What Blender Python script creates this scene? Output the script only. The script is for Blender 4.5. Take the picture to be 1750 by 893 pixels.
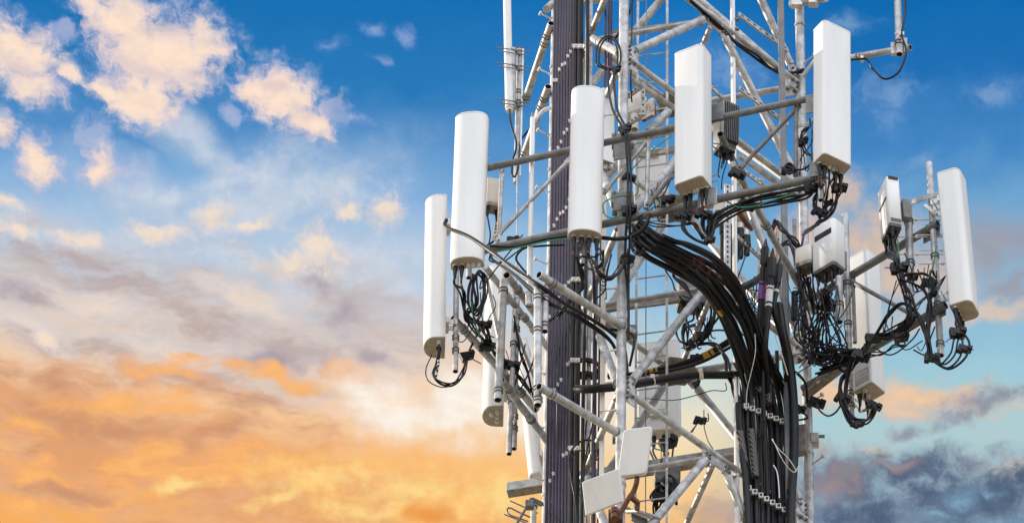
import bpy, math, random
from mathutils import Vector, Matrix
random.seed(7)
R_ = math.radians
scene = bpy.context.scene
for o in list(bpy.data.objects):
    bpy.data.objects.remove(o)

# ------------------------------------------------------------------ camera
F = 11000.0                      # focal length, in pixels of a 1750 wide frame
PX0, PY0 = 1150.0, 446.5         # optical axis
PITCH = R_(44)
DIST = F / 145.0                 # 145 px = 1 m at the tower axis
CAM = Vector((0, -DIST * math.cos(PITCH), 1.7))
FWD = Vector((0, math.cos(PITCH), math.sin(PITCH)))
UP = Vector((0, -math.sin(PITCH), math.cos(PITCH)))
RIGHT = Vector((1, 0, 0))
cam = bpy.data.cameras.new('camera')
cam.sensor_width = 36.0
cam.lens = F / 1750 * 36.0
cam.shift_x = (875 - PX0) / 1750
cam.clip_start = 0.5
cam.clip_end = 6000
camo = bpy.data.objects.new('camera', cam)
camo.location = CAM
camo.rotation_euler = (R_(90) + PITCH, 0, 0)
scene.collection.objects.link(camo)
scene.camera = camo
vs = scene.view_settings
vs.view_transform = 'Standard'
vs.look = 'None'
vs.exposure = 0.0
vs.gamma = 1.0
vs.use_curve_mapping = False


def ray(px, py):
    return (FWD + RIGHT * ((px - PX0) / F) + UP * ((PY0 - py) / F))


def at(px, py, D):
    """the point of the place that stands at distance D behind (or before) the tower axis"""
    d = ray(px, py)
    t = (D - CAM.y) / d.y
    return CAM + d * t


# ------------------------------------------------------------------ sun
SUN = Vector((-0.89, 0.33, 0.34)).normalized()
sl = bpy.data.lights.new('sun', 'SUN')
sl.energy = 5.0
sl.angle = R_(0.6)
sl.color = (1.0, 0.86, 0.68)
so = bpy.data.objects.new('sun', sl)
so.rotation_euler = SUN.to_track_quat('Z', 'Y').to_euler()
so.location = (-40, 20, 70)
scene.collection.objects.link(so)


# ------------------------------------------------------------------ node helpers
def lin(c):
    out = []
    for x in c[:3]:
        x = x / 255.0
        out.append(x / 12.92 if x <= 0.04045 else ((x + 0.055) / 1.055) ** 2.4)
    return (out[0], out[1], out[2], 1.0)


class NT:
    def __init__(self, tree):
        self.t = tree
        self.n = tree.nodes
        self.l = tree.links

    def put(self, sock, v):
        if v is None:
            return
        if hasattr(v, 'is_output'):
            self.l.new(v, sock)
        else:
            sock.default_value = v

    def math(self, op, a, b=None, c=None, clamp=False):
        n = self.n.new('ShaderNodeMath')
        n.operation = op
        n.use_clamp = clamp
        self.put(n.inputs[0], a)
        self.put(n.inputs[1], b)
        self.put(n.inputs[2], c)
        return n.outputs[0]

    def vmath(self, op, a, b=None, scale=None):
        n = self.n.new('ShaderNodeVectorMath')
        n.operation = op
        self.put(n.inputs[0], a)
        self.put(n.inputs[1], b)
        if scale is not None:
            self.put(n.inputs['Scale'], scale)
        return n.outputs['Value'] if op in ('DOT_PRODUCT', 'LENGTH') else n.outputs[0]

    def mix(self, fac, a, b, mode='MIX'):
        n = self.n.new('ShaderNodeMix')
        n.data_type = 'RGBA'
        n.blend_type = mode
        self.put(n.inputs[0], fac)
        self.put(n.inputs[6], a)
        self.put(n.inputs[7], b)
        return n.outputs[2]

    def ramp(self, fac, stops, interp='LINEAR'):
        n = self.n.new('ShaderNodeValToRGB')
        n.color_ramp.interpolation = interp
        e = n.color_ramp.elements
        while len(e) < len(stops):
            e.new(0.5)
        for el, (p, c) in zip(e, stops):
            el.position = p
            el.color = c
        self.put(n.inputs[0], fac)
        return n.outputs[0]

    def smooth(self, v, a, b):
        n = self.n.new('ShaderNodeMapRange')
        n.interpolation_type = 'SMOOTHSTEP'
        self.put(n.inputs[0], v)
        n.inputs[1].default_value = a
        n.inputs[2].default_value = b
        n.inputs[3].default_value = 0
        n.inputs[4].default_value = 1
        return n.outputs[0]

    def noise(self, vec, scale, detail=5, rough=0.55, color=False, dist=0.0):
        n = self.n.new('ShaderNodeTexNoise')
        n.noise_dimensions = '3D'
        self.put(n.inputs['Vector'], vec)
        n.inputs['Scale'].default_value = scale
        n.inputs['Detail'].default_value = detail
        n.inputs['Roughness'].default_value = rough
        n.inputs['Distortion'].default_value = dist
        return n.outputs['Color' if color else 'Fac']

    def mapping(self, vec, loc=(0, 0, 0), rot=(0, 0, 0), scale=(1, 1, 1), kind='POINT'):
        n = self.n.new('ShaderNodeMapping')
        n.vector_type = kind
        self.put(n.inputs[0], vec)
        n.inputs[1].default_value = loc
        n.inputs[2].default_value = rot
        n.inputs[3].default_value = scale
        return n.outputs[0]


# ------------------------------------------------------------------ sky: air, sunset clouds by azimuth and elevation
K = 110.0                         # chart units per radian of sky
world = bpy.data.worlds.new('World')
scene.world = world
world.use_nodes = True
wt = world.node_tree
wt.nodes.clear()
W = NT(wt)
tc = wt.nodes.new('ShaderNodeTexCoord')
DIRN = tc.outputs['Generated']
sep = wt.nodes.new('ShaderNodeSeparateXYZ')
wt.links.new(DIRN, sep.inputs[0])
el = W.math('ARCSINE', sep.outputs[2])
az = W.math('ARCTAN2', sep.outputs[0], sep.outputs[1])
cu = W.math('MULTIPLY', W.math('MULTIPLY', az, W.math('COSINE', el)), K)
cv = W.math('MULTIPLY', W.math('SUBTRACT', el, PITCH), K)
comb = wt.nodes.new('ShaderNodeCombineXYZ')
wt.links.new(cu, comb.inputs[0])
wt.links.new(cv, comb.inputs[1])
CH = comb.outputs[0]


def chart(px, py):
    d = ray(px, py).normalized()
    e = math.asin(d.z)
    a = math.atan2(d.x, d.y)
    return (a * math.cos(e) * K, (e - PITCH) * K)


def warp(vec, scale, amt, detail=3, off=0.0):
    c = W.noise(W.mapping(vec, loc=(off, off * 1.7, 0)), scale, detail, 0.55, color=True)
    d = W.vmath('SCALE', W.vmath('SUBTRACT', c, (0.5, 0.5, 0.5)), scale=amt)
    m = W.vmath('MULTIPLY', d, (1, 1, 0))
    return W.vmath('ADD', vec, m)


P1 = warp(warp(CH, 0.9, 0.7, 2), 2.4, 0.38, 3, 5.0)      # crumpled cloud edges
P2 = warp(CH, 0.6, 0.9, 3, 9.0)                          # soft


P3 = warp(warp(CH, 1.1, 0.5, 3), 3.4, 0.26, 5, 5.0)


def field(vec, blobs):
    """largest of many soft ellipses (px, py, rx, ry, tilt in degrees clockwise, gain)"""
    out = None
    for b in blobs:
        px, py, rx, ry, rot = b[:5]
        g = b[5] if len(b) > 5 else 1.0
        x, y = chart(px, py)
        m = W.mapping(vec, (x, y, 0), (0, 0, R_(-rot)), (rx / 100, ry / 100, 1), 'TEXTURE')
        gn = wt.nodes.new('ShaderNodeTexGradient')
        gn.gradient_type = 'SPHERICAL'
        wt.links.new(m, gn.inputs[0])
        v = gn.outputs['Fac']
        if g != 1.0:
            v = W.math('MULTIPLY', v, g)
        out = v if out is None else W.math('MAXIMUM', out, v)
    return out


fine = W.noise(CH, 2.3, 9, 0.62)
fine2 = W.noise(W.mapping(CH, loc=(31, 7, 0)), 1.3, 6, 0.58)
fine3 = W.noise(W.mapping(CH, loc=(3, 17, 0), rot=(0, 0, R_(14)), scale=(0.8, 1.4, 1)), 2.4, 8, 0.62)
wisp = W.noise(W.mapping(P3, loc=(7, 2, 0)), 2.9, 10, 0.66)
wisp2 = W.noise(W.mapping(CH, loc=(41, 12, 0)), 1.9, 8, 0.6)
streak = W.noise(W.mapping(P2, rot=(0, 0, R_(10)), scale=(0.5, 1.45, 1)), 1.6, 8, 0.6)
streak2 = W.noise(W.mapping(P2, loc=(13, 4, 0), rot=(0, 0, R_(14)), scale=(0.6, 1.7, 1)), 2.3, 8, 0.6)


def vpos(py):
    return chart(875, py)[1]


V0, V1 = vpos(900), vpos(-10)
vv = W.math('DIVIDE', W.math('SUBTRACT', W.math('ADD', cv, W.math('MULTIPLY', W.math('SUBTRACT', fine2, 0.5), 1.2)), V0), V1 - V0)


def st(py):
    return min(1, max(0, (vpos(py) - V0) / (V1 - V0)))


def vramp(stops):
    return W.ramp(vv, [(st(p), lin(c)) for p, c in sorted(stops, key=lambda s: -s[0])])


skyL = vramp([(-10, (20, 110, 178)), (150, (42, 122, 186)), (260, (88, 146, 202)), (340, (128, 174, 220)), (430, (176, 202, 226)),
              (520, (206, 212, 220)), (600, (228, 208, 192)), (700, (246, 206, 164)), (790, (250, 190, 124)), (893, (248, 176, 92))])
skyR = vramp([(-10, (12, 106, 176)), (120, (34, 112, 182)), (260, (72, 138, 198)), (360, (112, 166, 208)), (480, (140, 186, 214)),
              (600, (150, 194, 216)), (680, (166, 206, 216)), (760, (176, 204, 208)), (830, (150, 184, 200)), (893, (110, 150, 182))])
mcen = vramp([(-10, (20, 112, 184)), (200, (64, 136, 200)), (330, (92, 156, 206)), (460, (132, 180, 216)), (560, (168, 202, 220)),
              (640, (210, 220, 214)), (720, (240, 226, 196)), (800, (248, 214, 160)), (893, (244, 192, 128))])
xL, xM, xR = chart(820, 446)[0], chart(1180, 446)[0], chart(1400, 446)[0]
base = W.mix(W.smooth(cu, xL - 1.2, xM), skyL, mcen)
base = W.mix(W.smooth(cu, xM - 0.3, xR), base, skyR)


def layer(under, blobs, c_in, c_out, lo, hi, warpv=None, nz=None, k=1.0, cn=None, opac=1.0):
    f = field(P1 if warpv is None else warpv, blobs)
    n = fine if nz is None else nz
    g = W.math('MULTIPLY', W.smooth(f, 0.0, 0.22), k)
    f = W.math('ADD', f, W.math('MULTIPLY', W.math('SUBTRACT', n, 0.5), g))
    m = W.smooth(f, lo - 0.03, hi + 0.12)
    t = W.smooth(W.math('ADD', f, W.math('MULTIPLY', W.math('SUBTRACT', fine2 if cn is None else cn, 0.5), 0.9)), lo, hi + 0.35)
    col = W.mix(t, lin(c_out), lin(c_in))
    col = W.mix(W.math('MULTIPLY', W.smooth(fine3, 0.42, 0.70), 0.30), col, lin(tuple((a + b_) / 2 * 0.90 for a, b_ in zip(c_in, c_out))))
    if opac != 1.0:
        m = W.math('MULTIPLY', m, opac)
    return W.mix(m, under, col)


# pale veil through the middle of the sky
c = layer(base, [(430, 350, 440, 120, -20), (620, 450, 320, 150, 0), (150, 420, 350, 90, 8), (330, 250, 210, 60, 40), (240, 330, 220, 90, 20)],
          (208, 216, 228), (158, 188, 220), 0.02, 0.8, P2, fine2, 1.1, opac=0.85)
# grey mauve and beige streaks
c = layer(c, [(320, 540, 640, 180, 8), (60, 480, 280, 100, 10), (640, 560, 220, 120, 30)], (198, 182, 178), (208, 202, 206), 0.10, 0.75, P2, streak, 2.0, streak2, 0.80)
c = layer(c, [(330, 560, 560, 130, 6), (120, 540, 260, 90, 0), (480, 480, 200, 60, 14)], (232, 210, 192), (216, 210, 212), 0.25, 0.85, P2, streak2, 2.6, fine2, 0.72)
c = layer(c, [(200, 480, 360, 60, 10), (380, 560, 320, 60, 8), (130, 590, 240, 40, 4), (500, 590, 200, 50, 14), (300, 640, 300, 40, 0)], (172, 154, 156), (190, 176, 178), 0.25, 0.85, P2, streak2, 2.6, fine, 0.6)
c = layer(c, [(585, 530, 60, 76, 45), (540, 480, 70, 50, 30), (640, 600, 60, 34, 30), (450, 610, 130, 34, 0), (60, 500, 150, 30, 0)],
          (160, 146, 158), (192, 182, 190), 0.1, 0.8, P1, fine, 1.2, opac=0.7)
c = layer(c, [(160, 520, 260, 40, 10), (420, 510, 260, 44, 8), (300, 600, 280, 36, 4), (60, 560, 150, 30, 0)], (242, 222, 204), (222, 216, 218), 0.3, 0.9, P2, streak, 2.6, fine, 0.75)
# burning low bank on the left
c = layer(c, [(180, 770, 640, 180, 4), (60, 690, 330, 110, 0), (560, 870, 420, 110, 0)], (226, 160, 112), (232, 184, 150), 0.05, 0.6, P2, streak, 1.7, streak2, 0.88)
c = layer(c, [(220, 690, 260, 50, -12), (240, 780, 200, 50, -22), (340, 800, 260, 60, -14), (50, 810, 120, 54, 10), (60, 730, 80, 30, 0), (520, 800, 200, 60, 5),
              (470, 640, 160, 30, 10), (280, 625, 130, 40, 0), (600, 640, 80, 44, 0), (180, 865, 70, 26, 0), (30, 870, 80, 26, 0), (780, 860, 160, 60, 0)],
          (255, 188, 112), (248, 172, 108), 0.20, 0.78, P1, streak2, 1.9, fine, 0.92)
c = layer(c, [(540, 810, 220, 54, -8), (640, 870, 280, 60, 4), (470, 845, 130, 30, -20), (850, 850, 200, 100, 0), (320, 830, 120, 28, -14), (700, 830, 220, 60, 0)],
          (255, 222, 144), (255, 194, 114), 0.18, 0.85, P1, fine, 1.5, opac=0.88)
c = layer(c, [(130, 720, 280, 50, 6), (380, 740, 170, 34, -14), (80, 640, 220, 34, 4), (420, 690, 200, 30, 10), (120, 850, 180, 26, 0), (30, 770, 120, 24, 0)],
          (190, 138, 112), (214, 164, 130), 0.18, 0.85, P1, streak, 2.2, opac=0.55)
c = layer(c, [(420, 300, 200, 50, -24), (560, 330, 200, 60, -10), (280, 340, 160, 40, 10), (380, 430, 260, 50, 0)], (214, 220, 230), (172, 196, 224), 0.08, 0.9, P3, wisp, 1.8, opac=0.6)
c = layer(c, [(725, 880, 70, 25, 0)], (236, 150, 74), (246, 170, 90), 0.1, 0.6, P1, fine, 0.7, opac=0.9)
# white glow of the thin cloud beside the tower
c = layer(c, [(690, 705, 160, 74, 0), (830, 690, 210, 100, 0), (620, 660, 120, 40, 10), (960, 680, 220, 130, 0)], (255, 250, 240), (250, 224, 200), 0.05, 0.75, P2, fine2, 1.1, opac=0.9)
c = layer(c, [(620, 640, 90, 40, 0), (820, 610, 140, 40, 0), (560, 690, 100, 20, 10)], (246, 204, 176), (238, 212, 196), 0.1, 0.75, P1, fine, 1.2, opac=0.65)
# cumulus on the blue: thin torn veil first, then the lit bodies
cum = [(285, 100, 150, 105, -8, 1.1), (205, 30, 150, 72, 28), (240, 168, 115, 78, 10, 1.1), (345, 75, 90, 80, 0), (180, 150, 60, 50, 0), (240, 80, 120, 80, 0),
       (480, 165, 112, 74, 18, 1.1), (530, 212, 84, 42, 30), (440, 150, 60, 54, 0),
       (30, 90, 130, 78, 24), (50, 140, 96, 54, 18), (115, 128, 56, 22, 20),
       (66, 280, 56, 72, -25), (10, 225, 40, 50, 0), (172, 286, 54, 60, 30)]
veil = [(b[0], b[1] - 6, b[2] * 1.12, b[3] * 1.16) + b[4:] for b in cum] + [(160, 230, 60, 50, 0), (215, 290, 80, 40, 30), (110, 60, 50, 40, 0), (560, 190, 70, 50, 0), (395, 195, 40, 24, 40)]
c = layer(c, veil, (190, 196, 224), (140, 170, 214), 0.10, 0.62, P3, wisp, 1.9, opac=0.62)
c = layer(c, cum, (255, 228, 206), (206, 198, 214), 0.20, 0.62, P3, wisp, 1.35, wisp2)
c = layer(c, [(255, 120, 90, 24, 14), (330, 130, 60, 20, -20), (200, 60, 80, 24, 20), (470, 150, 60, 20, 20), (515, 190, 50, 16, 30), (40, 110, 80, 20, 18), (285, 50, 80, 26, 0)],
          (214, 196, 202), (228, 208, 206), 0.1, 0.8, P3, wisp, 1.8, opac=0.55)
c = layer(c, [(25, 395, 80, 26, 10), (130, 405, 100, 26, 12), (270, 398, 120, 36, -8), (365, 372, 64, 40, -30), (660, 356, 60, 54, -20), (545, 425, 90, 64, 25), (500, 450, 60, 40, 0),
              (15, 350, 50, 24, 20), (85, 580, 80, 30, 20), (600, 360, 40, 40, 0), (430, 380, 80, 20, -10)],
          (252, 228, 202), (212, 210, 218), 0.16, 0.75, P3, wisp, 1.5, opac=0.85)
c = layer(c, [(640, 48, 40, 26, 0), (690, 60, 40, 28, 20), (565, 76, 46, 16, -20), (655, 98, 44, 14, 20), (600, 200, 60, 30, 20)],
          (158, 178, 218), (70, 130, 200), 0.14, 0.85, P3, wisp, 1.7, opac=0.65)
# right hand side
c = layer(c, [(1520, 160, 100, 56, 0), (1510, 200, 54, 50, 0), (1570, 268, 66, 26, -30), (1250, 120, 130, 70, 0), (1450, 40, 80, 30, 0), (1700, 160, 90, 40, 0)],
          (146, 178, 214), (84, 140, 198), 0.06, 0.9, P3, wisp, 1.7, opac=0.55)
c = layer(c, [(1700, 420, 160, 120, 0), (1740, 480, 130, 66, 0), (1640, 440, 140, 100, 20)], (164, 158, 166), (144, 166, 192), 0.08, 0.85, P2, fine2, 1.2, opac=0.85)
c = layer(c, [(1490, 410, 150, 120, 20), (1430, 330, 90, 66, 0), (1560, 470, 160, 76, 10), (1380, 420, 90, 120, 0)], (224, 194, 170), (186, 180, 188), 0.10, 0.8, P1, fine, 1.3, wisp2, 0.9)
c = layer(c, [(1700, 540, 170, 34, -6), (1560, 545, 130, 30, 0)], (236, 202, 174), (206, 192, 186), 0.12, 0.8, P1, wisp, 1.3, opac=0.75)
c = layer(c, [(1560, 678, 280, 54, 6), (1440, 668, 150, 48, 0), (1640, 690, 130, 36, 0)], (246, 202, 160), (204, 190, 178), 0.12, 0.75, P1, streak2, 1.3, wisp2, 0.92)
c = layer(c, [(1690, 682, 180, 34, -10), (1640, 710, 140, 26, -16), (1545, 732, 50, 24, -10), (1660, 780, 60, 20, 0)], (136, 142, 160), (172, 176, 184), 0.15, 0.8, P1, wisp, 1.4, opac=0.85)
c = layer(c, [(1740, 800, 140, 26, 4), (1500, 770, 60, 20, 0)], (246, 226, 190), (220, 216, 200), 0.1, 0.8, P1, wisp, 1.2, opac=0.8)
c = layer(c, [(1440, 830, 160, 84, 10), (1560, 800, 230, 62, 0), (1650, 850, 290, 94, 0), (1720, 830, 170, 74, 0), (1480, 880, 210, 64, 0)],
          (78, 96, 124), (138, 152, 170), 0.10, 0.72, P1, wisp, 1.3, wisp2)
c = layer(c, [(1425, 830, 100, 60, -20), (1530, 792, 90, 22, 0), (1400, 770, 60, 40, 0), (1240, 860, 140, 40, -10)], (184, 158, 152), (146, 140, 150), 0.12, 0.85, P1, wisp, 1.3, opac=0.6)
c = layer(c, [(1640, 850, 64, 36, -30), (1690, 835, 54, 18, 0), (1700, 890, 76, 22, 0), (1600, 880, 60, 18, 0)], (140, 176, 202), (100, 128, 156), 0.15, 0.9, P1, wisp, 1.5, opac=0.8)

# the rest of the sky: Nishita air, with unseen bright cloud added behind the viewer as fill light and a hazy horizon
nis = wt.nodes.new('ShaderNodeTexSky')
nis.sky_type = 'NISHITA'
nis.sun_disc = False
nis.sun_elevation = math.asin(SUN.z)
nis.sun_rotation = math.atan2(SUN.x, SUN.y) % (2 * math.pi)
nis.dust_density = 1.5
air = W.vmath('SCALE', nis.outputs[0], scale=0.11)
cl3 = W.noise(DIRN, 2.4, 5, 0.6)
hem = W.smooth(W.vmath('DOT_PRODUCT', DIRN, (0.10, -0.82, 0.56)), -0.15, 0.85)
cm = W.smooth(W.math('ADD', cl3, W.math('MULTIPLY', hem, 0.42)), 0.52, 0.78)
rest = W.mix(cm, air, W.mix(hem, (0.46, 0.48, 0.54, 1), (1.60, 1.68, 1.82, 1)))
near = W.smooth(W.vmath('DOT_PRODUCT', DIRN, tuple(ray(875, 446).normalized())), math.cos(R_(24)), math.cos(R_(9)))
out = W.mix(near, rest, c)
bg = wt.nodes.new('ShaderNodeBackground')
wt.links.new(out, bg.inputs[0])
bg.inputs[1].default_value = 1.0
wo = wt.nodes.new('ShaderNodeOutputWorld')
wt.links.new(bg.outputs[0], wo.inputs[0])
world.cycles.sampling_method = 'MANUAL'
world.cycles.sample_map_resolution = 512


# ------------------------------------------------------------------ materials
def new_mat(name):
    m = bpy.data.materials.new(name)
    m.use_nodes = True
    T = NT(m.node_tree)
    b = m.node_tree.nodes['Principled BSDF']
    g = m.node_tree.nodes.new('ShaderNodeTexCoord')
    return m, T, b, g.outputs['Object']


def srf(name, c1, c2, rough=0.5, metal=0.0, scale=6.0, detail=5, bump=0.0, spots=None, r2=None, stretch=(1, 1, 1), spec=None):
    m, T, b, co = new_mat(name)
    v = T.mapping(co, scale=stretch)
    n = T.noise(v, scale, detail, 0.62)
    col = T.mix(T.smooth(n, 0.36, 0.64), (*c1, 1), (*c2, 1))
    if spots:
        sc, amt, sp = spots
        s = T.noise(T.mapping(co, loc=(3, 8, 1), scale=stretch), sc, 6, 0.7)
        col = T.mix(T.smooth(s, 1 - amt, 1 - amt + 0.12), col, (*sp, 1))
    T.put(b.inputs['Base Color'], col)
    b.inputs['Metallic'].default_value = metal
    if r2 is None:
        b.inputs['Roughness'].default_value = rough
    else:
        T.put(b.inputs['Roughness'], T.math('ADD', T.math('MULTIPLY', n, r2 - rough), rough))
    if spec is not None:
        b.inputs['Specular IOR Level'].default_value = spec
    if bump:
        bn = m.node_tree.nodes.new('ShaderNodeBump')
        bn.inputs['Strength'].default_value = bump
        bn.inputs['Distance'].default_value = 0.01
        T.put(bn.inputs['Height'], T.noise(v, scale * 6, 3))
        T.put(b.inputs['Normal'], bn.outputs[0])
    return m


M = {}
M['galv'] = srf('galvanised_steel', (0.32, 0.32, 0.325), (0.56, 0.56, 0.57), 0.36, 0.4, 7, 8, 0.15, (9, 0.40, (0.27, 0.245, 0.215)), 0.6)
M['dull'] = srf('weathered_steel', (0.15, 0.15, 0.155), (0.24, 0.238, 0.235), 0.5, 0.3, 9, 8, 0.2, (18, 0.42, (0.15, 0.14, 0.13)), 0.65)
M['dark'] = srf('grey_painted_steel', (0.15, 0.155, 0.165), (0.20, 0.205, 0.21), 0.5, 0.2, 5, 6, 0.1, (22, 0.36, (0.11, 0.105, 0.10)), 0.6)
M['brown'] = srf('stained_steel', (0.22, 0.195, 0.17), (0.34, 0.31, 0.28), 0.55, 0.2, 12, 8, 0.3, (25, 0.45, (0.12, 0.10, 0.08)))
M['white'] = srf('white_radome', (0.74, 0.745, 0.755), (0.81, 0.81, 0.81), 0.40, 0, 1.8, 7, 0.03, (4.5, 0.40, (0.66, 0.655, 0.64)), stretch=(2.4, 2.4, 0.25), spec=0.35)
M['cream'] = srf('cream_plastic', (0.70, 0.64, 0.57), (0.76, 0.71, 0.65), 0.5, 0, 3, 5, 0.02, (6, 0.4, (0.62, 0.55, 0.47)), stretch=(1, 1, 0.4))
M['beige'] = srf('beige_end_cap', (0.36, 0.31, 0.25), (0.44, 0.385, 0.31), 0.6, 0, 9, 6, 0.1, (20, 0.40, (0.25, 0.21, 0.165)))
M['black'] = srf('black_rubber', (0.006, 0.006, 0.007), (0.012, 0.011, 0.014), 0.30, 0, 9, 4, 0.1, (13, 0.34, (0.030, 0.027, 0.025)), 0.46, spec=0.32)
M['cable'] = srf('black_cable_jacket', (0.006, 0.006, 0.008), (0.012, 0.011, 0.015), 0.24, 0, 12, 5, 0.1, (9, 0.36, (0.022, 0.019, 0.024)), 0.42, spec=0.25)
M['plum'] = srf('faded_cable_jacket', (0.018, 0.008, 0.030), (0.034, 0.019, 0.050), 0.20, 0, 8, 6, 0.08, (5, 0.34, (0.04, 0.032, 0.046)), 0.34, stretch=(1, 1, 0.25), spec=0.5)
M['green'] = srf('green_earth_wire', (0.01, 0.19, 0.10), (0.02, 0.26, 0.15), 0.4)
M['red'] = srf('red_tape', (0.13, 0.02, 0.016), (0.26, 0.04, 0.03), 0.5, scale=20)
M['magenta'] = srf('magenta_tape', (0.40, 0.03, 0.20), (0.50, 0.05, 0.26), 0.45, scale=20)
M['violet'] = srf('violet_tape', (0.16, 0.04, 0.26), (0.20, 0.06, 0.32), 0.45, scale=20)
M['yellow'] = srf('yellow_tape', (0.62, 0.34, 0.03), (0.72, 0.44, 0.06), 0.5, scale=20)
M['tape'] = srf('white_tape', (0.70, 0.70, 0.70), (0.78, 0.78, 0.78), 0.5, scale=20)
M['rust'] = srf('rusted_steel', (0.09, 0.036, 0.022), (0.17, 0.07, 0.038), 0.75, 0, 14, 7, 0.4, (24, 0.42, (0.05, 0.02, 0.014)))
M['rustbox'] = srf('rust_streaked_paint', (0.64, 0.61, 0.56), (0.72, 0.69, 0.65), 0.55, 0, 5, 6, 0.1, (4.5, 0.46, (0.36, 0.15, 0.06)), stretch=(1, 1, 0.5))
M['copper'] = srf('tarnished_brass', (0.44, 0.20, 0.08), (0.55, 0.30, 0.14), 0.4, 0.5, 20)
M['zinc'] = srf('bright_zinc_hardware', (0.55, 0.53, 0.50), (0.70, 0.68, 0.66), 0.36, 0.35, 15, 5)
M['fin'] = srf('dark_finned_casting', (0.07, 0.07, 0.075), (0.11, 0.11, 0.115), 0.5, 0.1, 10)
M['hole'] = srf('shadowed_tube_inside', (0.05, 0.045, 0.04), (0.09, 0.08, 0.07), 0.8, 0, 12)
M['label'] = srf('grey_label', (0.42, 0.41, 0.42), (0.50, 0.49, 0.50), 0.5)
M['soil'] = srf('dry_ground', (0.21, 0.175, 0.12), (0.32, 0.27, 0.19), 0.9, 0, 0.15, 8, 0.3, (0.5, 0.45, (0.11, 0.13, 0.05)))


def mesh_net(name):
    """braided pulling grip: a lattice of pale wire over black cable"""
    m, T, b, co = new_mat(name)
    w = m.node_tree.nodes.new('ShaderNodeTexWave')
    w.inputs['Scale'].default_value = 9
    w.bands_direction = 'DIAGONAL'
    T.put(w.inputs['Vector'], T.mapping(co, scale=(2.2, 2.2, 1.4)))
    k = T.smooth(w.outputs['Fac'], 0.70, 0.9)
    T.put(b.inputs['Base Color'], T.mix(k, (0.016, 0.015, 0.018, 1), (0.22, 0.20, 0.19, 1)))
    b.inputs['Roughness'].default_value = 0.45
    return m


M['net'] = mesh_net('braided_wire_grip')


# ------------------------------------------------------------------ mesh builder
def P(p):
    return p if isinstance(p, Vector) else (at(*p) if len(p) == 3 else Vector(p))


def frame_of(d):
    d = d.normalized()
    a = Vector((0, 0, 1)) if abs(d.z) < 0.9 else Vector((1, 0, 0))
    u = d.cross(a).normalized()
    return u, d.cross(u).normalized(), d


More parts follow.
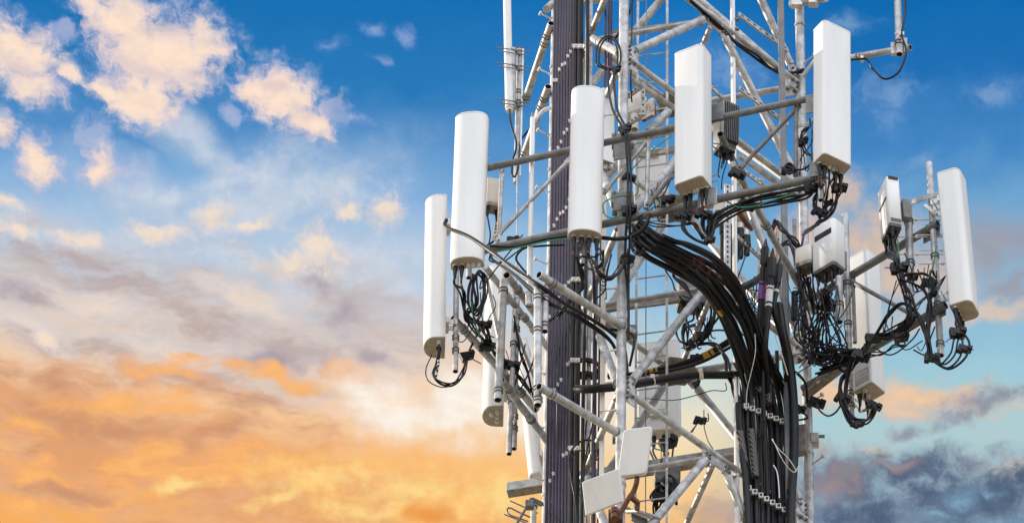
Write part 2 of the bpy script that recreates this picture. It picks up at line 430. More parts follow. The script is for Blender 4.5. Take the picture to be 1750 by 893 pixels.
class MB:
    def __init__(self):
        self.v, self.f, self.mi, self.sm = [], [], [], []

    def quad(self, idx, m=0, s=True):
        self.f.append(idx)
        self.mi.append(m)
        self.sm.append(s)

    def rings(self, rs, m=0, s=True, close=True):
        n = len(rs[0])
        b = len(self.v)
        for r in rs:
            self.v.extend(r)
        for i in range(len(rs) - 1):
            for j in range(n):
                k = (j + 1) % n
                self.quad((b + i * n + j, b + i * n + k, b + (i + 1) * n + k, b + (i + 1) * n + j), m, s)
        return b

    def cap(self, ring, m=0, flip=False):
        b = len(self.v)
        self.v.extend(ring)
        idx = list(range(b, b + len(ring)))
        self.quad(tuple(reversed(idx)) if flip else tuple(idx), m, False)

    def circ(self, c, u, w, r, n):
        return [c + u * (math.cos(2 * math.pi * i / n) * r) + w * (math.sin(2 * math.pi * i / n) * r) for i in range(n)]

    def tube(self, p0, p1, r, n=14, m=0, r1=None, open0=False, open1=False, hm=None):
        p0, p1 = P(p0), P(p1)
        r1 = r if r1 is None else r1
        u, w, d = frame_of(p1 - p0)
        self.rings([self.circ(p0, u, w, r, n), self.circ(p1, u, w, r1, n)], m)
        for p, rr, op, dd in ((p0, r, open0, d), (p1, r1, open1, -d)):
            if op:
                i = rr * 0.80
                self.rings([self.circ(p, u, w, rr, n), self.circ(p, u, w, i, n)], m, False)
                self.rings([self.circ(p, u, w, i, n), self.circ(p + dd * rr * 5, u, w, i, n)], m if hm is None else hm)
                self.cap(self.circ(p + dd * rr * 5, u, w, i, n), m if hm is None else hm)
            else:
                self.cap(self.circ(p, u, w, rr, n), m)
        return self

    def path(self, pts, r, n=8, m=0, caps=True):
        pts = [P(p) for p in pts]
        prev = None
        rs = []
        for i, p in enumerate(pts):
            t = (pts[min(i + 1, len(pts) - 1)] - pts[max(i - 1, 0)])
            if t.length < 1e-9:
                t = Vector((0, 0, 1))
            t.normalize()
            if prev is None:
                u, w, _ = frame_of(t)
            else:
                u = (prev - t * prev.dot(t))
                u = u.normalized() if u.length > 1e-6 else frame_of(t)[0]
                w = t.cross(u)
            prev = u
            rr = r(i / max(1, len(pts) - 1)) if callable(r) else r
            rs.append(self.circ(p, u, w, rr, n))
        self.rings(rs, m)
        if caps:
            self.cap(rs[0], m)
            self.cap(rs[-1], m)
        return self

    def box(self, c, axes, dims, m=0):
        c = P(c)
        a, b, d = [ax * (s / 2) for ax, s in zip(axes, dims)]
        k = len(self.v)
        for sz in (-1, 1):
            for sy in (-1, 1):
                for sx in (-1, 1):
                    self.v.append(c + a * sx + b * sy + d * sz)
        for q in ((0, 2, 3, 1), (4, 5, 7, 6), (0, 1, 5, 4), (2, 6, 7, 3), (0, 4, 6, 2), (1, 3, 7, 5)):
            self.quad(tuple(k + i for i in q), m, False)
        return self

    def bar(self, p0, p1, w, h, m=0, up=None):
        """flat bar from p0 to p1"""
        p0, p1 = P(p0), P(p1)
        d = (p1 - p0)
        L = d.length
        d.normalize()
        u = (Vector((0, 0, 1)) if up is None else up)
        s = d.cross(u).normalized()
        u = s.cross(d).normalized()
        return self.box((p0 + p1) / 2, (d, s, u), (L, w, h), m)

    def prism(self, prof, o, u, n, up, z0, z1, m=0, mcap=None, ch=0.0, s=True):
        """closed profile [(a, b)] in the u, n plane swept along up"""
        def ring(z, k):
            cx = sum(a for a, b in prof) / len(prof)
            cy = sum(b for a, b in prof) / len(prof)
            out = []
            for a, b in prof:
                dx, dy = a - cx, b - cy
                L = math.hypot(dx, dy) or 1
                f = max(0, L - k) / L
                out.append(o + u * (cx + dx * f) + n * (cy + dy * f) + up * z)
            return out
        rs = [ring(z0, ch), ring(z0 + ch, 0), ring(z1 - ch, 0), ring(z1, ch)] if ch else [ring(z0, 0), ring(z1, 0)]
        self.rings(rs, m, s)
        mc = m if mcap is None else mcap
        self.cap(rs[0], mc, True)
        self.cap(rs[-1], mc)
        return self

    def ringt(self, c, axis, Rr, r, n=18, k=6, m=0):
        u, w, d = frame_of(axis)
        rs = []
        for i in range(n + 1):
            a = 2 * math.pi * i / n
            e = u * math.cos(a) + w * math.sin(a)
            rs.append([c + e * (Rr + r * math.cos(2 * math.pi * j / k)) + d * (r * math.sin(2 * math.pi * j / k)) for j in range(k)])
        self.rings(rs, m)
        return self

    def ball(self, c, r, m=0, n=8, sq=(1, 1, 1)):
        c = P(c)
        rs = []
        for i in range(1, n):
            t = math.pi * i / n
            rs.append([c + Vector((r * sq[0] * math.sin(t) * math.cos(2 * math.pi * j / n), r * sq[1] * math.sin(t) * math.sin(2 * math.pi * j / n), r * sq[2] * math.cos(t))) for j in range(n)])
        self.rings(rs, m)
        self.cap(rs[0], m)
        self.cap(rs[-1], m)
        return self

    def build(self, name, mats, parent=None, origin=None, bevel=0.0):
        if isinstance(mats, str):
            mats = [mats]
        par = parent
        if origin is None:
            r = parent
            while r is not None and r.parent is not None:
                r = r.parent
            origin = Vector(r['_o']) if r is not None else (sum(self.v, Vector()) / len(self.v))
        me = bpy.data.meshes.new(name)
        me.from_pydata([v - origin for v in self.v], [], self.f)
        for k in mats:
            me.materials.append(M[k])
        me.polygons.foreach_set('material_index', self.mi)
        me.polygons.foreach_set('use_smooth', self.sm)
        me.update()
        o = bpy.data.objects.new(name, me)
        scene.collection.objects.link(o)
        if par is None:
            o.location = origin
            ORG[o.name] = origin.copy()
            o['_o'] = tuple(origin)
        else:
            o.parent = par
        if bevel:
            bv = o.modifiers.new('bevel', 'BEVEL')
            bv.width = bevel
            bv.segments = 2
            bv.limit_method = 'ANGLE'
        return o


ORG = {}


def tag(o, label, cat, group=None):
    o['label'] = label
    o['category'] = cat
    if group:
        o['group'] = group
    return o


def thing(name, loc, label, cat, group=None):
    loc = P(loc)
    o = bpy.data.objects.new(name, None)
    o.empty_display_size = 0.2
    o.location = loc
    o['_o'] = tuple(loc)
    scene.collection.objects.link(o)
    return tag(o, label, cat, group)


def spline(pts, sub=6):
    pts = [P(p) for p in pts]
    if len(pts) < 3:
        return pts
    q = [pts[0] * 2 - pts[1]] + pts + [pts[-1] * 2 - pts[-2]]
    out = []
    for i in range(1, len(q) - 2):
        a, b, c_, d = q[i - 1], q[i], q[i + 1], q[i + 2]
        for k in range(sub):
            t = k / sub
            out.append(0.5 * ((2 * b) + (c_ - a) * t + (2 * a - 5 * b + 4 * c_ - d) * t * t + (3 * b - a - 3 * c_ + d) * t ** 3))
    out.append(pts[-1])
    return out


def cable(label, pts, r, mat='cable', group=None, name='cable', cat='cable', marks=(), sub=6, n=8):
    """a cable through the given points; marks are (start, end, material) bands of tape along it"""
    sp = spline(pts, sub)
    full = list(sp)
    e0, e1 = pts[0], pts[-1]
    if not isinstance(e1, Vector) and e1[1] >= 930:        # long runs go on down and up the mast
        full.append(Vector((sp[-1].x, sp[-1].y, sp[-1].z - 9.0)))
    if not isinstance(e0, Vector) and e0[1] <= -40:
        full.insert(0, Vector((sp[0].x, sp[0].y, sp[0].z + 2.5)))
    o = MB().path(full, r if len(full) == len(sp) or not callable(r) else (lambda t, k=len(full), j=len(sp): r(min(1, t * (k - 1) / (j - 1)))), n).build(name, mat)
    tag(o, label, cat, group)
    for a, b, mm in marks:
        i0, i1 = int(a * (len(sp) - 1)), max(int(a * (len(sp) - 1)) + 1, int(round(b * (len(sp) - 1))))
        rr = r((a + b) / 2) if callable(r) else r
        MB().path(sp[i0:i1 + 1], rr * 1.10, n).build('tape_band', mm, o)
    return o


X, Y, Z = Vector((1, 0, 0)), Vector((0, 1, 0)), Vector((0, 0, 1))

# ------------------------------------------------------------------ ground
g = MB()
g.v += [Vector((x, y, 0)) for x, y in ((-3000, -3000), (3000, -3000), (3000, 3000), (-3000, 3000))]
g.quad((0, 1, 2, 3))
g = g.build('ground', 'soil', origin=Vector((0, 0, 0)))
g['kind'] = 'structure'

# ------------------------------------------------------------------ the lattice tower (three legs)
CX = -0.16
RT = 1.80


def legxy(a):
    return Vector((CX + RT * math.cos(R_(a)), RT * math.sin(R_(a)), 0))


LF, LR, LL = legxy(256.5), legxy(16.5), legxy(136.5)
lev = [at(1062, y, LF.y).z for y in (-290, -85, 94, 372, 662, 950, 1240)]
tower = thing('lattice_tower', Vector((CX, 0, 0)), 'tall three legged galvanised lattice mast carrying every antenna', 'tower')
ztop = lev[0] + 1.2
for Lg in (LF, LR, LL):
    b = MB().tube(Vector((Lg.x, Lg.y, 0)), Vector((Lg.x, Lg.y, ztop)), 0.056, 20)
    for i in range(len(lev)):                 # flange collars at the splices
        z = lev[i] + 1.05
        b.tube(Vector((Lg.x, Lg.y, z - 0.02)), Vector((Lg.x, Lg.y, z)), 0.066, 16)
        b.tube(Vector((Lg.x, Lg.y, z + 0.006)), Vector((Lg.x, Lg.y, z + 0.026)), 0.066, 16)
    b.build('leg', 'galv', tower)


def gusset(c, e1, e2, w, h, nrm, hole=False, bolts=()):
    """corner plate with bolts"""
    b = MB()
    b.box(c, (e1, nrm, e2), (w, 0.012, h))
    for (x, y) in bolts:
        q = c + e1 * x + e2 * y
        b.tube(q - nrm * 0.034, q + nrm * 0.034, 0.019, 6, m=1)
        b.tube(q - nrm * 0.046, q + nrm * 0.046, 0.010, 8, m=1)
    return b


mids0 = (LL + LR) / 2 + Vector((0, -0.12, 0))
faces = [(LF, LR, 'galv'), (LL, LR, 'galv'), (LF, LL, 'galv')]
for (A, B, mt) in faces:
    d = (B - A).normalized()
    nrm = d.cross(Z).normalized()
    if nrm.dot((A + B) / 2 - Vector((CX, 0, 0))) < 0:
        nrm = -nrm
    for i in range(len(lev)):
        zA = lev[i]
        a0 = A + Z * zA + d * 0.06
        b0 = B + Z * zA - d * 0.06
        MB().tube(a0, b0, 0.040, 14).build('horizontal_brace', mt, tower)
        # end plates and centre plate
        if i < len(lev):
            for (q, sgn) in ((A, 1), (B, -1)):
                c_ = q + Z * (zA + 0.05) + d * (0.13 * sgn) + nrm * 0.0
                gb = gusset(c_, d, Z, 0.17, 0.40, nrm, bolts=[(-0.045 * sgn, k) for k in (-0.15, -0.075, 0.0, 0.075, 0.15)] + [(0.04 * sgn, 0.11), (0.04 * sgn, -0.09)])
                gb.build('gusset_plate', ['galv', 'dull'], tower)
        mid = (A + B) / 2 + Z * zA
        gb = gusset(mid - Z * 0.06, d, Z, 0.46, 0.22, nrm, bolts=[(sx * x, y) for sx in (-1, 1) for (x, y) in ((0.13, -0.03), (0.18, -0.03), (0.14, -0.085), (0.19, -0.085))])
        gb.build('gusset_plate', ['galv' if A is LF and B is LR else 'dull', 'dull'], tower)
        if i + 1 < len(lev):
            zB = lev[i + 1]
            for (q, sgn) in ((A, 1), (B, -1)):
                lo = q + Z * (zB + 0.14) + d * (0.13 * sgn)
                hi = mid - Z * 0.10 - d * (0.14 * sgn)
                v = (hi - lo).normalized()
                b = MB().tube(lo + v * 0.10, hi - v * 0.10, 0.050, 14)
                w_ = v.cross(nrm)
                for e, s_ in ((lo, 1), (hi, -1)):          # flattened ends
                    b.box(e + v * 0.05 * s_, (v, w_, nrm), (0.22, 0.10, 0.034))
                b.build('diagonal_brace', mt, tower)
# star plates at the middle of the back face
for z in lev:
    b = MB()
    hexa = [(0.26 * math.cos(R_(60 * k + 10)), 0.26 * math.sin(R_(60 * k + 10))) for k in range(6)]
    b.prism(hexa, mids0 + Z * (z - 0.075), X, Y, Z, 0, 0.016, 0, s=False)
    for k in range(6):
        p = mids0 + Z * (z - 0.075) + X * (0.17 * math.cos(R_(60 * k + 10))) + Y * (0.17 * math.sin(R_(60 * k + 10)))
        b.tube(p - Z * 0.02, p + Z * 0.04, 0.018, 6, 1)
    b.build('star_plate', ['brown', 'dull'], tower)
# plan bracing between the middles of the faces
mids = [(LF + LR) / 2, (LL + LR) / 2, (LF + LL) / 2]
for z in lev:
    for i in range(3):
        p, q = mids[i], mids[(i + 1) % 3]
        e = (q - p).normalized()
        MB().tube(p + e * 0.12 + Z * (z - 0.015), q - e * 0.12 + Z * (z - 0.015), 0.034, 12).build('plan_brace', 'galv', tower)


def step_bolt(base, dirv, L=0.17, parent=tower):
    b = MB()
    base = P(base)
    d = dirv.normalized()
    b.tube(base, base + d * L, 0.010, 8)
    b.tube(base + d * (L - 0.004), base + d * (L + 0.016), 0.030, 12)
    b.tube(base - d * 0.01, base + d * 0.03, 0.020, 6)
    b.build('step_bolt', 'zinc', parent)


for y in (33, 128, 232, 330, 452, 545, 640, 732, 822):
    q = at(941, y, LL.y)
    step_bolt(Vector((LL.x - 0.04, LL.y, q.z)), Vector((-0.8, -0.42, 0.1)))
for k, y in enumerate((8, 110, 215, 318, 585, 690, 795)):
    q = at(1378, y, LR.y)
    sg = 1 if k % 2 == 0 or y > 500 else -1
    step_bolt(Vector((LR.x + 0.04, LR.y - 0.02, q.z)), Vector((0.62, -0.55, 0.12)))
for y in (195, 492, 598, 700):
    q = at(1062, y, LF.y)
    step_bolt(Vector((LF.x - 0.05, LF.y, q.z)), Vector((-1, 0.1, -0.02)))

# climbing ladder standing inside the tower
LD = -0.2


def ldx(px, py, dd=0.0):
    return at(px, py, LD + dd)


lad = thing('climbing_ladder', ldx(1120, 893), 'slim grey climbing ladder running up inside the lattice tower', 'ladder')
for px, dd in ((1088, 0.0), (1141, -0.10)):
    a = ldx(px - 3, 1500, dd)
    t = ldx(px, -60, dd)
    MB().box((a + t) / 2, (X, Y, Z), (0.030, 0.012, abs(t.z - a.z) + 0.0)).build('stile', 'galv', lad)
for k in range(33):
    y = -50 + k * 47.5
    MB().tube(ldx(1088, y + 4, 0), ldx(1141, y - 3, -0.10), 0.0095, 8).build('rung', 'galv', lad)
for y, x0, x1 in ((46, 1040, 1203), (258, 1092, 1160), (514, 1028, 1160)):
    MB().bar(at(x0, y + 0.19 * (1141 - x0) * 0.7, 0.15), at(x1, y - 0.19 * (x1 - 1141) * 0.7, LD - 0.05), 0.05, 0.075).build('support_bar', 'brown', lad)
MB().tube(ldx(1105, -60, -0.08), ldx(1102, 1500, -0.08), 0.006, 8).build('safety_cable', 'dull', lad)


# ------------------------------------------------------------------ panel antennas
def prof_d(w, d, n=18):
    """flat back, bowed front; b>0 is the front"""
    pts = [(-w / 2, -d / 2), (w / 2, -d / 2)]
    for i in range(n + 1):
        t = math.pi * i / n
        pts.append((w / 2 * math.cos(t) ** 1.0 if abs(math.cos(t)) > 1e-9 else 0, -d / 2 + 0.30 * d + 0.70 * d * (math.sin(t) ** 0.75 if math.sin(t) > 1e-9 else 0)))
    return pts


def prof_r(w, d, r, n=5, rb=None):
    rb = r * 0.35 if rb is None else rb
    out = []
    for cx, cy, a0, rr in ((w / 2, d / 2, 0, r), (-w / 2, d / 2, 90, r), (-w / 2, -d / 2, 180, rb), (w / 2, -d / 2, 270, rb)):
        px = cx - math.copysign(rr, cx)
        py = cy - math.copysign(rr, cy)
        for i in range(n + 1):
            a = R_(a0 + 90 * i / n)
            out.append((px + rr * math.cos(a), py + rr * math.sin(a)))
    return out


PAN = {}


def panel(key, label, bot, top, D, w, d, yaw, kind='r', conns=(), mat='white', cap='beige', group=None, rc=None, pipe=True, name='panel_antenna', boot='black'):
    """conns: (a, b, booted) positions on the underside as fractions of width and depth"""
    B = at(bot[0], bot[1], D)
    T_ = at(top[0], top[1], D)
    up = (T_ - B)
    h = up.length
    up.normalize()
    ya = R_(yaw)
    n = Vector((math.sin(ya), -math.cos(ya), 0))
    n = (n - up * n.dot(up)).normalized()
    u = up.cross(n).normalized()            # to the right seen from in front
    if u.dot(Vector((math.cos(ya), math.sin(ya), 0))) < 0:
        u = -u
    pr = prof_d(w, d) if kind == 'd' else prof_r(w, d, rc or min(w, d) * 0.22)
    root = thing(name, B, label, 'antenna', group)
    MB().prism(pr, B, u, n, up, 0.012, h - 0.035, 0).build('radome', mat, root)
    k = 1.012
    pb = [(a * k, b * k) for a, b in pr]
    MB().prism([(a * 0.985, b * 0.985) for a, b in pr], B, u, n, up, 0.0, 0.020, 0, ch=0.006).build('bottom_cap', [cap], root)
    MB().prism(pb, B, u, n, up, h - 0.033, h, 0, ch=0.012).build('top_cap', mat, root)
    ends = []
    for (a, b_, boot_) in conns:
        q = B + u * (a * w) + n * (b_ * d)
        c_ = MB()
        c_.tube(q + up * 0.004, q - up * 0.028, 0.030, 12, m=1)
        if boot_:
            c_.tube(q - up * 0.028, q - up * 0.075, 0.031, 12)
            c_.tube(q - up * 0.075, q - up * 0.20, 0.028, 12, r1=0.016)
            e = q - up * 0.20
        else:
            c_.tube(q - up * 0.028, q - up * 0.050, 0.021, 8, m=1)
            e = q - up * 0.05
        c_.build('connector', ['black', 'zinc'], root)
        ends.append(e)
    for z in (0.16, 0.84):
        q = B + up * (h * z) - n * (d / 2)
        c_ = MB()
        c_.box(q - n * 0.020, (u, n, up), (min(w * 0.7, 0.2), 0.036, 0.09))
        c_.box(q - n * 0.075 + u * 0.055, (u, n, up), (0.010, 0.12, 0.07))
        c_.box(q - n * 0.075 - u * 0.055, (u, n, up), (0.010, 0.12, 0.07))
        c_.tube(q - n * 0.10 - u * 0.10, q - n * 0.10 + u * 0.10, 0.009, 8)
        c_.build('mounting_bracket', 'zinc', root)
    PAN[key] = dict(B=B, h=h, up=up, n=n, u=u, w=w, d=d, ends=ends, root=root)
    return PAN[key]


def DA(px):
    return -2.02 - 0.31 * (px - 1065) / 145.0


def DB(px):
    return -0.93 + 1.84 * (px - 775) / 145.0


def DC(px):
    return 0.30 - 0.8 * (px - 1385) / 145.0


B4 = [(-0.36, -0.15, 1), (-0.14, -0.15, 1), (0.1, -0.15, 1), (0.33, -0.15, 1)]
panel('p742', 'tall narrow white panel antenna standing farthest left, seen edge on', (742, 594), (745, 349), DB(770) - 0.02, 0.36, 0.25, -87, 'd',
      [(0.30, -0.2, 0), (0.1, -0.2, 1), (-0.1, -0.2, 0)], cap='beige')
panel('p805', 'white bow fronted panel antenna second from the left, beige underside half plugged', (797, 449), (806, 199), DA(800) - 0.40, 0.385, 0.19, -6, 'd',
      [(-0.34, -0.12, 1), (-0.14, -0.12, 1), (0.06, -0.15, 0), (0.2, -0.15, 0), (0.36, -0.15, 0)])
panel('p845', 'white panel antenna seen edge on behind the pale vertical pipes, lower left of the mast', (842, 711), (848, 467), DB(850) + 0.30, 0.36, 0.25, -88, 'd',
      [(0.25, -0.2, 0), (0.05, -0.2, 0), (-0.15, -0.2, 0), (0.15, 0.05, 0)], cap='beige')
panel('p1003', 'white bow fronted panel antenna hanging before the thick bundle of cables', (1000, 402), (1006, 155), DA(1003) - 0.34, 0.385, 0.19, 7, 'd',
      [(-0.33, -0.12, 1), (-0.1, -0.12, 1), (0.12, -0.12, 1), (0.35, -0.12, 1)])
panel('p1185', 'large white square edged panel antenna in the centre, tan underside above a steel plate', (1183.5, 320), (1183.5, 93), DA(1185) - 0.36, 0.375, 0.25, -28, 'r',
      [(-0.34, -0.28, 1), (-0.18, -0.28, 1), (0.0, -0.22, 0), (0.1, -0.22, 0), (0.24, -0.28, 1), (0.36, -0.28, 1)])
panel('p1422', 'tallest white panel antenna at upper right, its left side flecked with sunlight', (1423, 282), (1423, 53), DA(1422) - 0.25, 0.395, 0.22, 33, 'r',
      [(-0.36, -0.25, 1), (-0.2, -0.22, 1), (-0.05, -0.2, 0), (0.1, -0.22, 0), (0.2, -0.28, 1), (0.38, -0.28, 1)])
panel('p1640', 'tall white panel antenna standing farthest right, its tan underside with four plugs', (1649, 532), (1627, 304), DC(1640) - 0.05, 0.335, 0.275, 68, 'r',
      [(0.36, -0.3, 1), (0.1, -0.3, 1), (-0.12, -0.28, 1), (-0.34, -0.28, 1)], rc=0.085)
panel('p1490', 'white panel antenna behind the right arms, pale label low on its sunlit side', (1486, 671), (1477, 441), DC(1490) + 0.75, 0.26, 0.285, 50, 'r',
      [(-0.3, -0.30, 1), (-0.3, 0.0, 0), (0.25, -0.3, 1), (0.05, -0.1, 0)], rc=0.03)
panel('p1042', 'narrow white panel antenna peeping out behind the bow fronted one at the cable bundle', (1036, 283), (1036, 158), -1.0, 0.17, 0.14, 28, 'r',
      [(0.0, 0.0, 0), (0.3, 0.2, 0)], cap='brown')
panel('p1112', 'shaded pale panel antenna on the far side of the mast beside the centre antenna', (1113, 340), (1113, 262), 1.75, 0.42, 0.18, 176, 'r', [], cap='cream')
panel('p1128', 'shaded pale panel antenna hanging low on the far side of the mast', (1128, 742), (1126, 590), 1.85, 0.50, 0.18, 172, 'r',
      [(-0.3, 0, 1), (-0.1, 0, 1), (0.15, 0, 1), (0.3, 0, 0)], cap='cream')
panel('p905', 'sunlit white panel antenna leaning half hidden behind the lower left mast leg', (916, 822), (892, 590), DB(925) + 0.9, 0.30, 0.16, -100, 'd', [], cap='cream')

# the label on the shaded lower side of the far right-hand panel
q = PAN['p1490']
lb = MB()
c0 = q['B'] + q['up'] * 0.17 - q['u'] * (q['w'] / 2 + 0.003)
lb.box(c0, (q['n'], q['u'], q['up']), (0.20, 0.003, 0.21), 0)
lb.build('label_plate', ['label'], q['root'])
lb = MB()
random.seed(3)
for row, (z, hh) in enumerate(((0.245, 0.012), (0.215, 0.035), (0.165, 0.035), (0.125, 0.010), (0.10, 0.010))):
    x = -0.085
    while x < 0.075:
        wd = random.uniform(0.008, 0.022)
        lb.box(q['B'] + q['up'] * z + q['n'] * (x + wd / 2) - q['u'] * (q['w'] / 2 + 0.006), (q['n'], q['u'], q['up']), (wd, 0.002, hh * random.uniform(0.6, 1)), 0)
        x += wd + 0.006
lb.build('label_print', ['tape'], q['root'])


# ------------------------------------------------------------------ pipes, frames
def clampring(b, p0, p1, ts, r, m=1):
    p0, p1 = P(p0), P(p1)
    d = (p1 - p0)
    for t in ts:
        b.ringt(p0 + d * t, d, r + 0.006, 0.007, m=m)
        b.ringt(p0 + d * (t + 0.05 / d.length), d, r + 0.006, 0.007, m=m)


def pipe(name, label, cat, p0, p1, r, mat='galv', open0=False, open1=False, rings=(), parent=None, group=None, studs=(), part=None, r1=None):
    p0, p1 = P(p0), P(p1)
    b = MB().tube(p0, p1, r, 18, 0, r1, open0, open1, 1)
    o = b.build(name if parent is None else (part or 'pipe'), [mat, 'hole'], parent)
    if parent is None:
        tag(o, label, cat, group)
    for t in rings:
        cb = MB()
        clampring(cb, p0, p1, (t,), r, 0)
        cb.build('clamp', 'dull', o if parent is None else parent)
    for (t, dv, L) in studs:
        c_ = p0 + (p1 - p0) * t
        dv = dv.normalized()
        MB().tube(c_ - dv * (L * 0.35), c_ + dv * (L * 0.65), 0.008, 8).tube(c_ + dv * 0.07, c_ + dv * 0.10, 0.018, 6).build('stud', 'zinc', o if parent is None else parent)
    return o


def mast_of(key, label, lo, hi, rad=0.032, back=0.13, open0=True):
    """the vertical pipe a panel hangs on"""
    q = PAN[key]
    ax = -q['n'] * (q['d'] / 2 + back)
    p0 = q['B'] + ax - q['up'] * lo
    p1 = q['B'] + ax + q['up'] * (q['h'] + hi)
    return pipe('mounting_pipe', label, 'pipe', p0, p1, rad, 'galv', open0, False, rings=(0.12, 0.2, 0.78, 0.86),
                studs=[(0.15, q['u'], 0.3), (0.19, q['u'], 0.3), (0.8, q['u'], 0.3)])


mast_of('p742', 'pale pipe with an open lower end beside the farthest left antenna', 0.36, -0.15, 0.032, 0.12)
mast_of('p805', 'mounting pipe hidden behind the second antenna from the left', 0.02, 0.0)
mast_of('p1003', 'mounting pipe behind the bow fronted antenna at the cable bundle', 0.25, -0.1)
mast_of('p1185', 'mounting pipe whose tip shows above the large centre antenna', 0.10, 0.09)
mast_of('p1422', 'mounting pipe whose tip shows above the tallest antenna at upper right', 0.36, 0.14)
mast_of('p1490', 'short mounting pipe ending beside the low label of the right hand antenna', 0.35, -0.1)
mast_of('p845', 'mounting pipe with an open lower end right of the lower left antenna', 0.50, -0.4)

# the front mounting frame: two long rails, struts and arms back to the mast
FA = thing('sector_mount', at(1065, 380, -1.9), 'front mounting frame of two long grey rails rising to the right', 'frame')
pipe('', '', '', (826, 288.5, DA(826)), (1392, 166.5, DA(1392)), 0.042, 'dull', True, True, parent=FA, part='rail')
pipe('', '', '', (828, 427, DA(828)), (1396, 303.5, DA(1396)), 0.046, 'dull', True, True, parent=FA, part='rail')
for (a, b_, r_, mt) in (((975, 271), (848, 405), 0.026, 'galv'), ((858, 296), (852, 412), 0.026, 'galv'), ((1110, 237), (1034, 326), 0.026, 'galv'), ((1108, 238), (1105, 352), 0.026, 'galv'),
                        ((1106, 352), (1152, 296), 0.026, 'dull'), ((1363, 184), (1264, 288), 0.026, 'dull'), ((1361, 182), (1360, 296), 0.026, 'dull')):
    pa, pb = at(a[0], a[1], DA(a[0]) + 0.06), at(b_[0], b_[1], DA(b_[0]) + 0.06)
    v = (pb - pa).normalized()
    s = MB().tube(pa, pb, r_, 12)
    for e, k in ((pa, 1), (pb, -1)):
        s.box(e + v * 0.02 * k, (v, v.cross(Y).normalized(), Y), (0.12, 0.055, 0.045))
        s.tube(e - Y * 0.05, e + Y * 0.05, 0.016, 6)
    s.build('strut', mt, FA)
for (px, py) in ((1208, 338), (1398, 286), (1063, 258), (1063, 344), (1222, 192), (1392, 178), (993, 398), (805, 430)):
    MB().box(at(px, py, DA(px) - 0.06), (Vector((math.cos(0.3), -math.sin(0.3), 0)), Vector((math.sin(0.3), math.cos(0.3), 0)), Z), (0.20, 0.014, 0.26)).build('clamp_plate', 'dull', FA, bevel=0.004)
for y0 in (252, 352):                      # collars to the front mast leg
    c_ = at(1063, y0, LF.y)
    b = MB()
    b.box(Vector((LF.x, LF.y - 0.10, c_.z)), (X, Y, Z), (0.26, 0.10, 0.17))
    b.box(Vector((LF.x, LF.y + 0.075, c_.z)), (X, Y, Z), (0.24, 0.02, 0.16))
    for sx in (-0.09, 0.09):
        for sz in (-0.05, 0.05):
            b.tube(Vector((LF.x + sx, LF.y - 0.2, c_.z + sz)), Vector((LF.x + sx, LF.y + 0.13, c_.z + sz)), 0.010, 8)
    b.build('leg_collar', 'brown', FA, bevel=0.006)
pipe('', '', '', (1252, 280, DA(1252) + 0.1), (1391, 533, LR.y - 0.12), 0.042, 'galv', parent=FA, part='stay_arm', rings=(0.4,))
pipe('', '', '', (1231, 229, DA(1231) + 0.1), (1263, 295, DA(1231) + 0.95), 0.038, 'dull', True, False, parent=FA, part='stay_arm')

# left arms that carry the twin pipes before the mast
FL = thing('sector_mount', at(1062, 600, -1.9), 'pair of pale slanting arms crossing before the cable bundle with open upper ends', 'frame')
for (a, b_) in (((921, 469, -2.85), (1086, 571, -1.62)), ((921, 660, -2.85), (1074, 750, -1.62))):
    pipe('', '', '', a, b_, 0.046, 'galv', True, False, parent=FL, part='arm', rings=(0.12, 0.86))
    MB().box(P(b_) + Vector((-0.08, -0.02, 0.02)), (X, Y, Z), (0.20, 0.10, 0.14)).build('leg_collar', 'dull', FL, bevel=0.006)
pipe('mounting_pipe', 'pale galvanised pipe in front of the lower cable bundle, the longer of the pair', 'pipe', (919, 692, -2.72), (919, 492, -2.72), 0.044, 'galv', True, False, rings=(0.03, 0.12, 0.62, 0.9))
pipe('mounting_pipe', 'short pale pipe right of the longer one before the cable bundle', 'pipe', (931, 566, -2.68), (932, 488, -2.68), 0.038, 'galv', True, False, rings=(0.1, 0.72))

# left frame and arms
FB = thing('sector_mount', at(900, 600, 0.6), 'left hand mounting frame of tan tubes running back to the mast', 'frame')
pipe('', '', '', (775, 544, DB(775)), (916, 699, DB(916)), 0.046, 'galv', True, False, parent=FB, part='rail', rings=(0.1, 0.8))
pipe('', '', '', (829, 456, DB(829) - 0.2), (938, 596, DB(938)), 0.040, 'galv', parent=FB, part='rail', rings=(0.6, 0.75))
pipe('', '', '', (866, 470, DB(866) - 0.9), (922, 545, DB(922) - 0.5), 0.046, 'galv', True, False, parent=FB, part='arm', rings=(0.3,))
pipe('', '', '', (857, 649, DB(857) - 0.8), (938, 757, DB(938)), 0.044, 'galv', True, False, parent=FB, part='arm', rings=(0.12, 0.6))
pipe('', '', '', (830, 470, DB(830)), (866, 640, DB(866) - 0.1), 0.024, 'galv', parent=FB, part='strut')
pipe('', '', '', (880, 560, DB(880)), (915, 652, DB(915)), 0.024, 'galv', parent=FB, part='strut')
pipe('mounting_pipe', 'pale square looking pipe standing just right of the lower left antenna', 'pipe', (851, 683, DB(857) - 0.93), (861, 480, DB(861) - 1.0), 0.046, 'galv', True, False, rings=(0.06, 0.9))
pipe('mounting_pipe', 'thin pale pipe between the lower left antenna and the mast', 'pipe', (870, 775, DB(872) - 0.2), (880, 530, DB(872) - 0.2), 0.032, 'galv', True, False, rings=(0.35, 0.75))

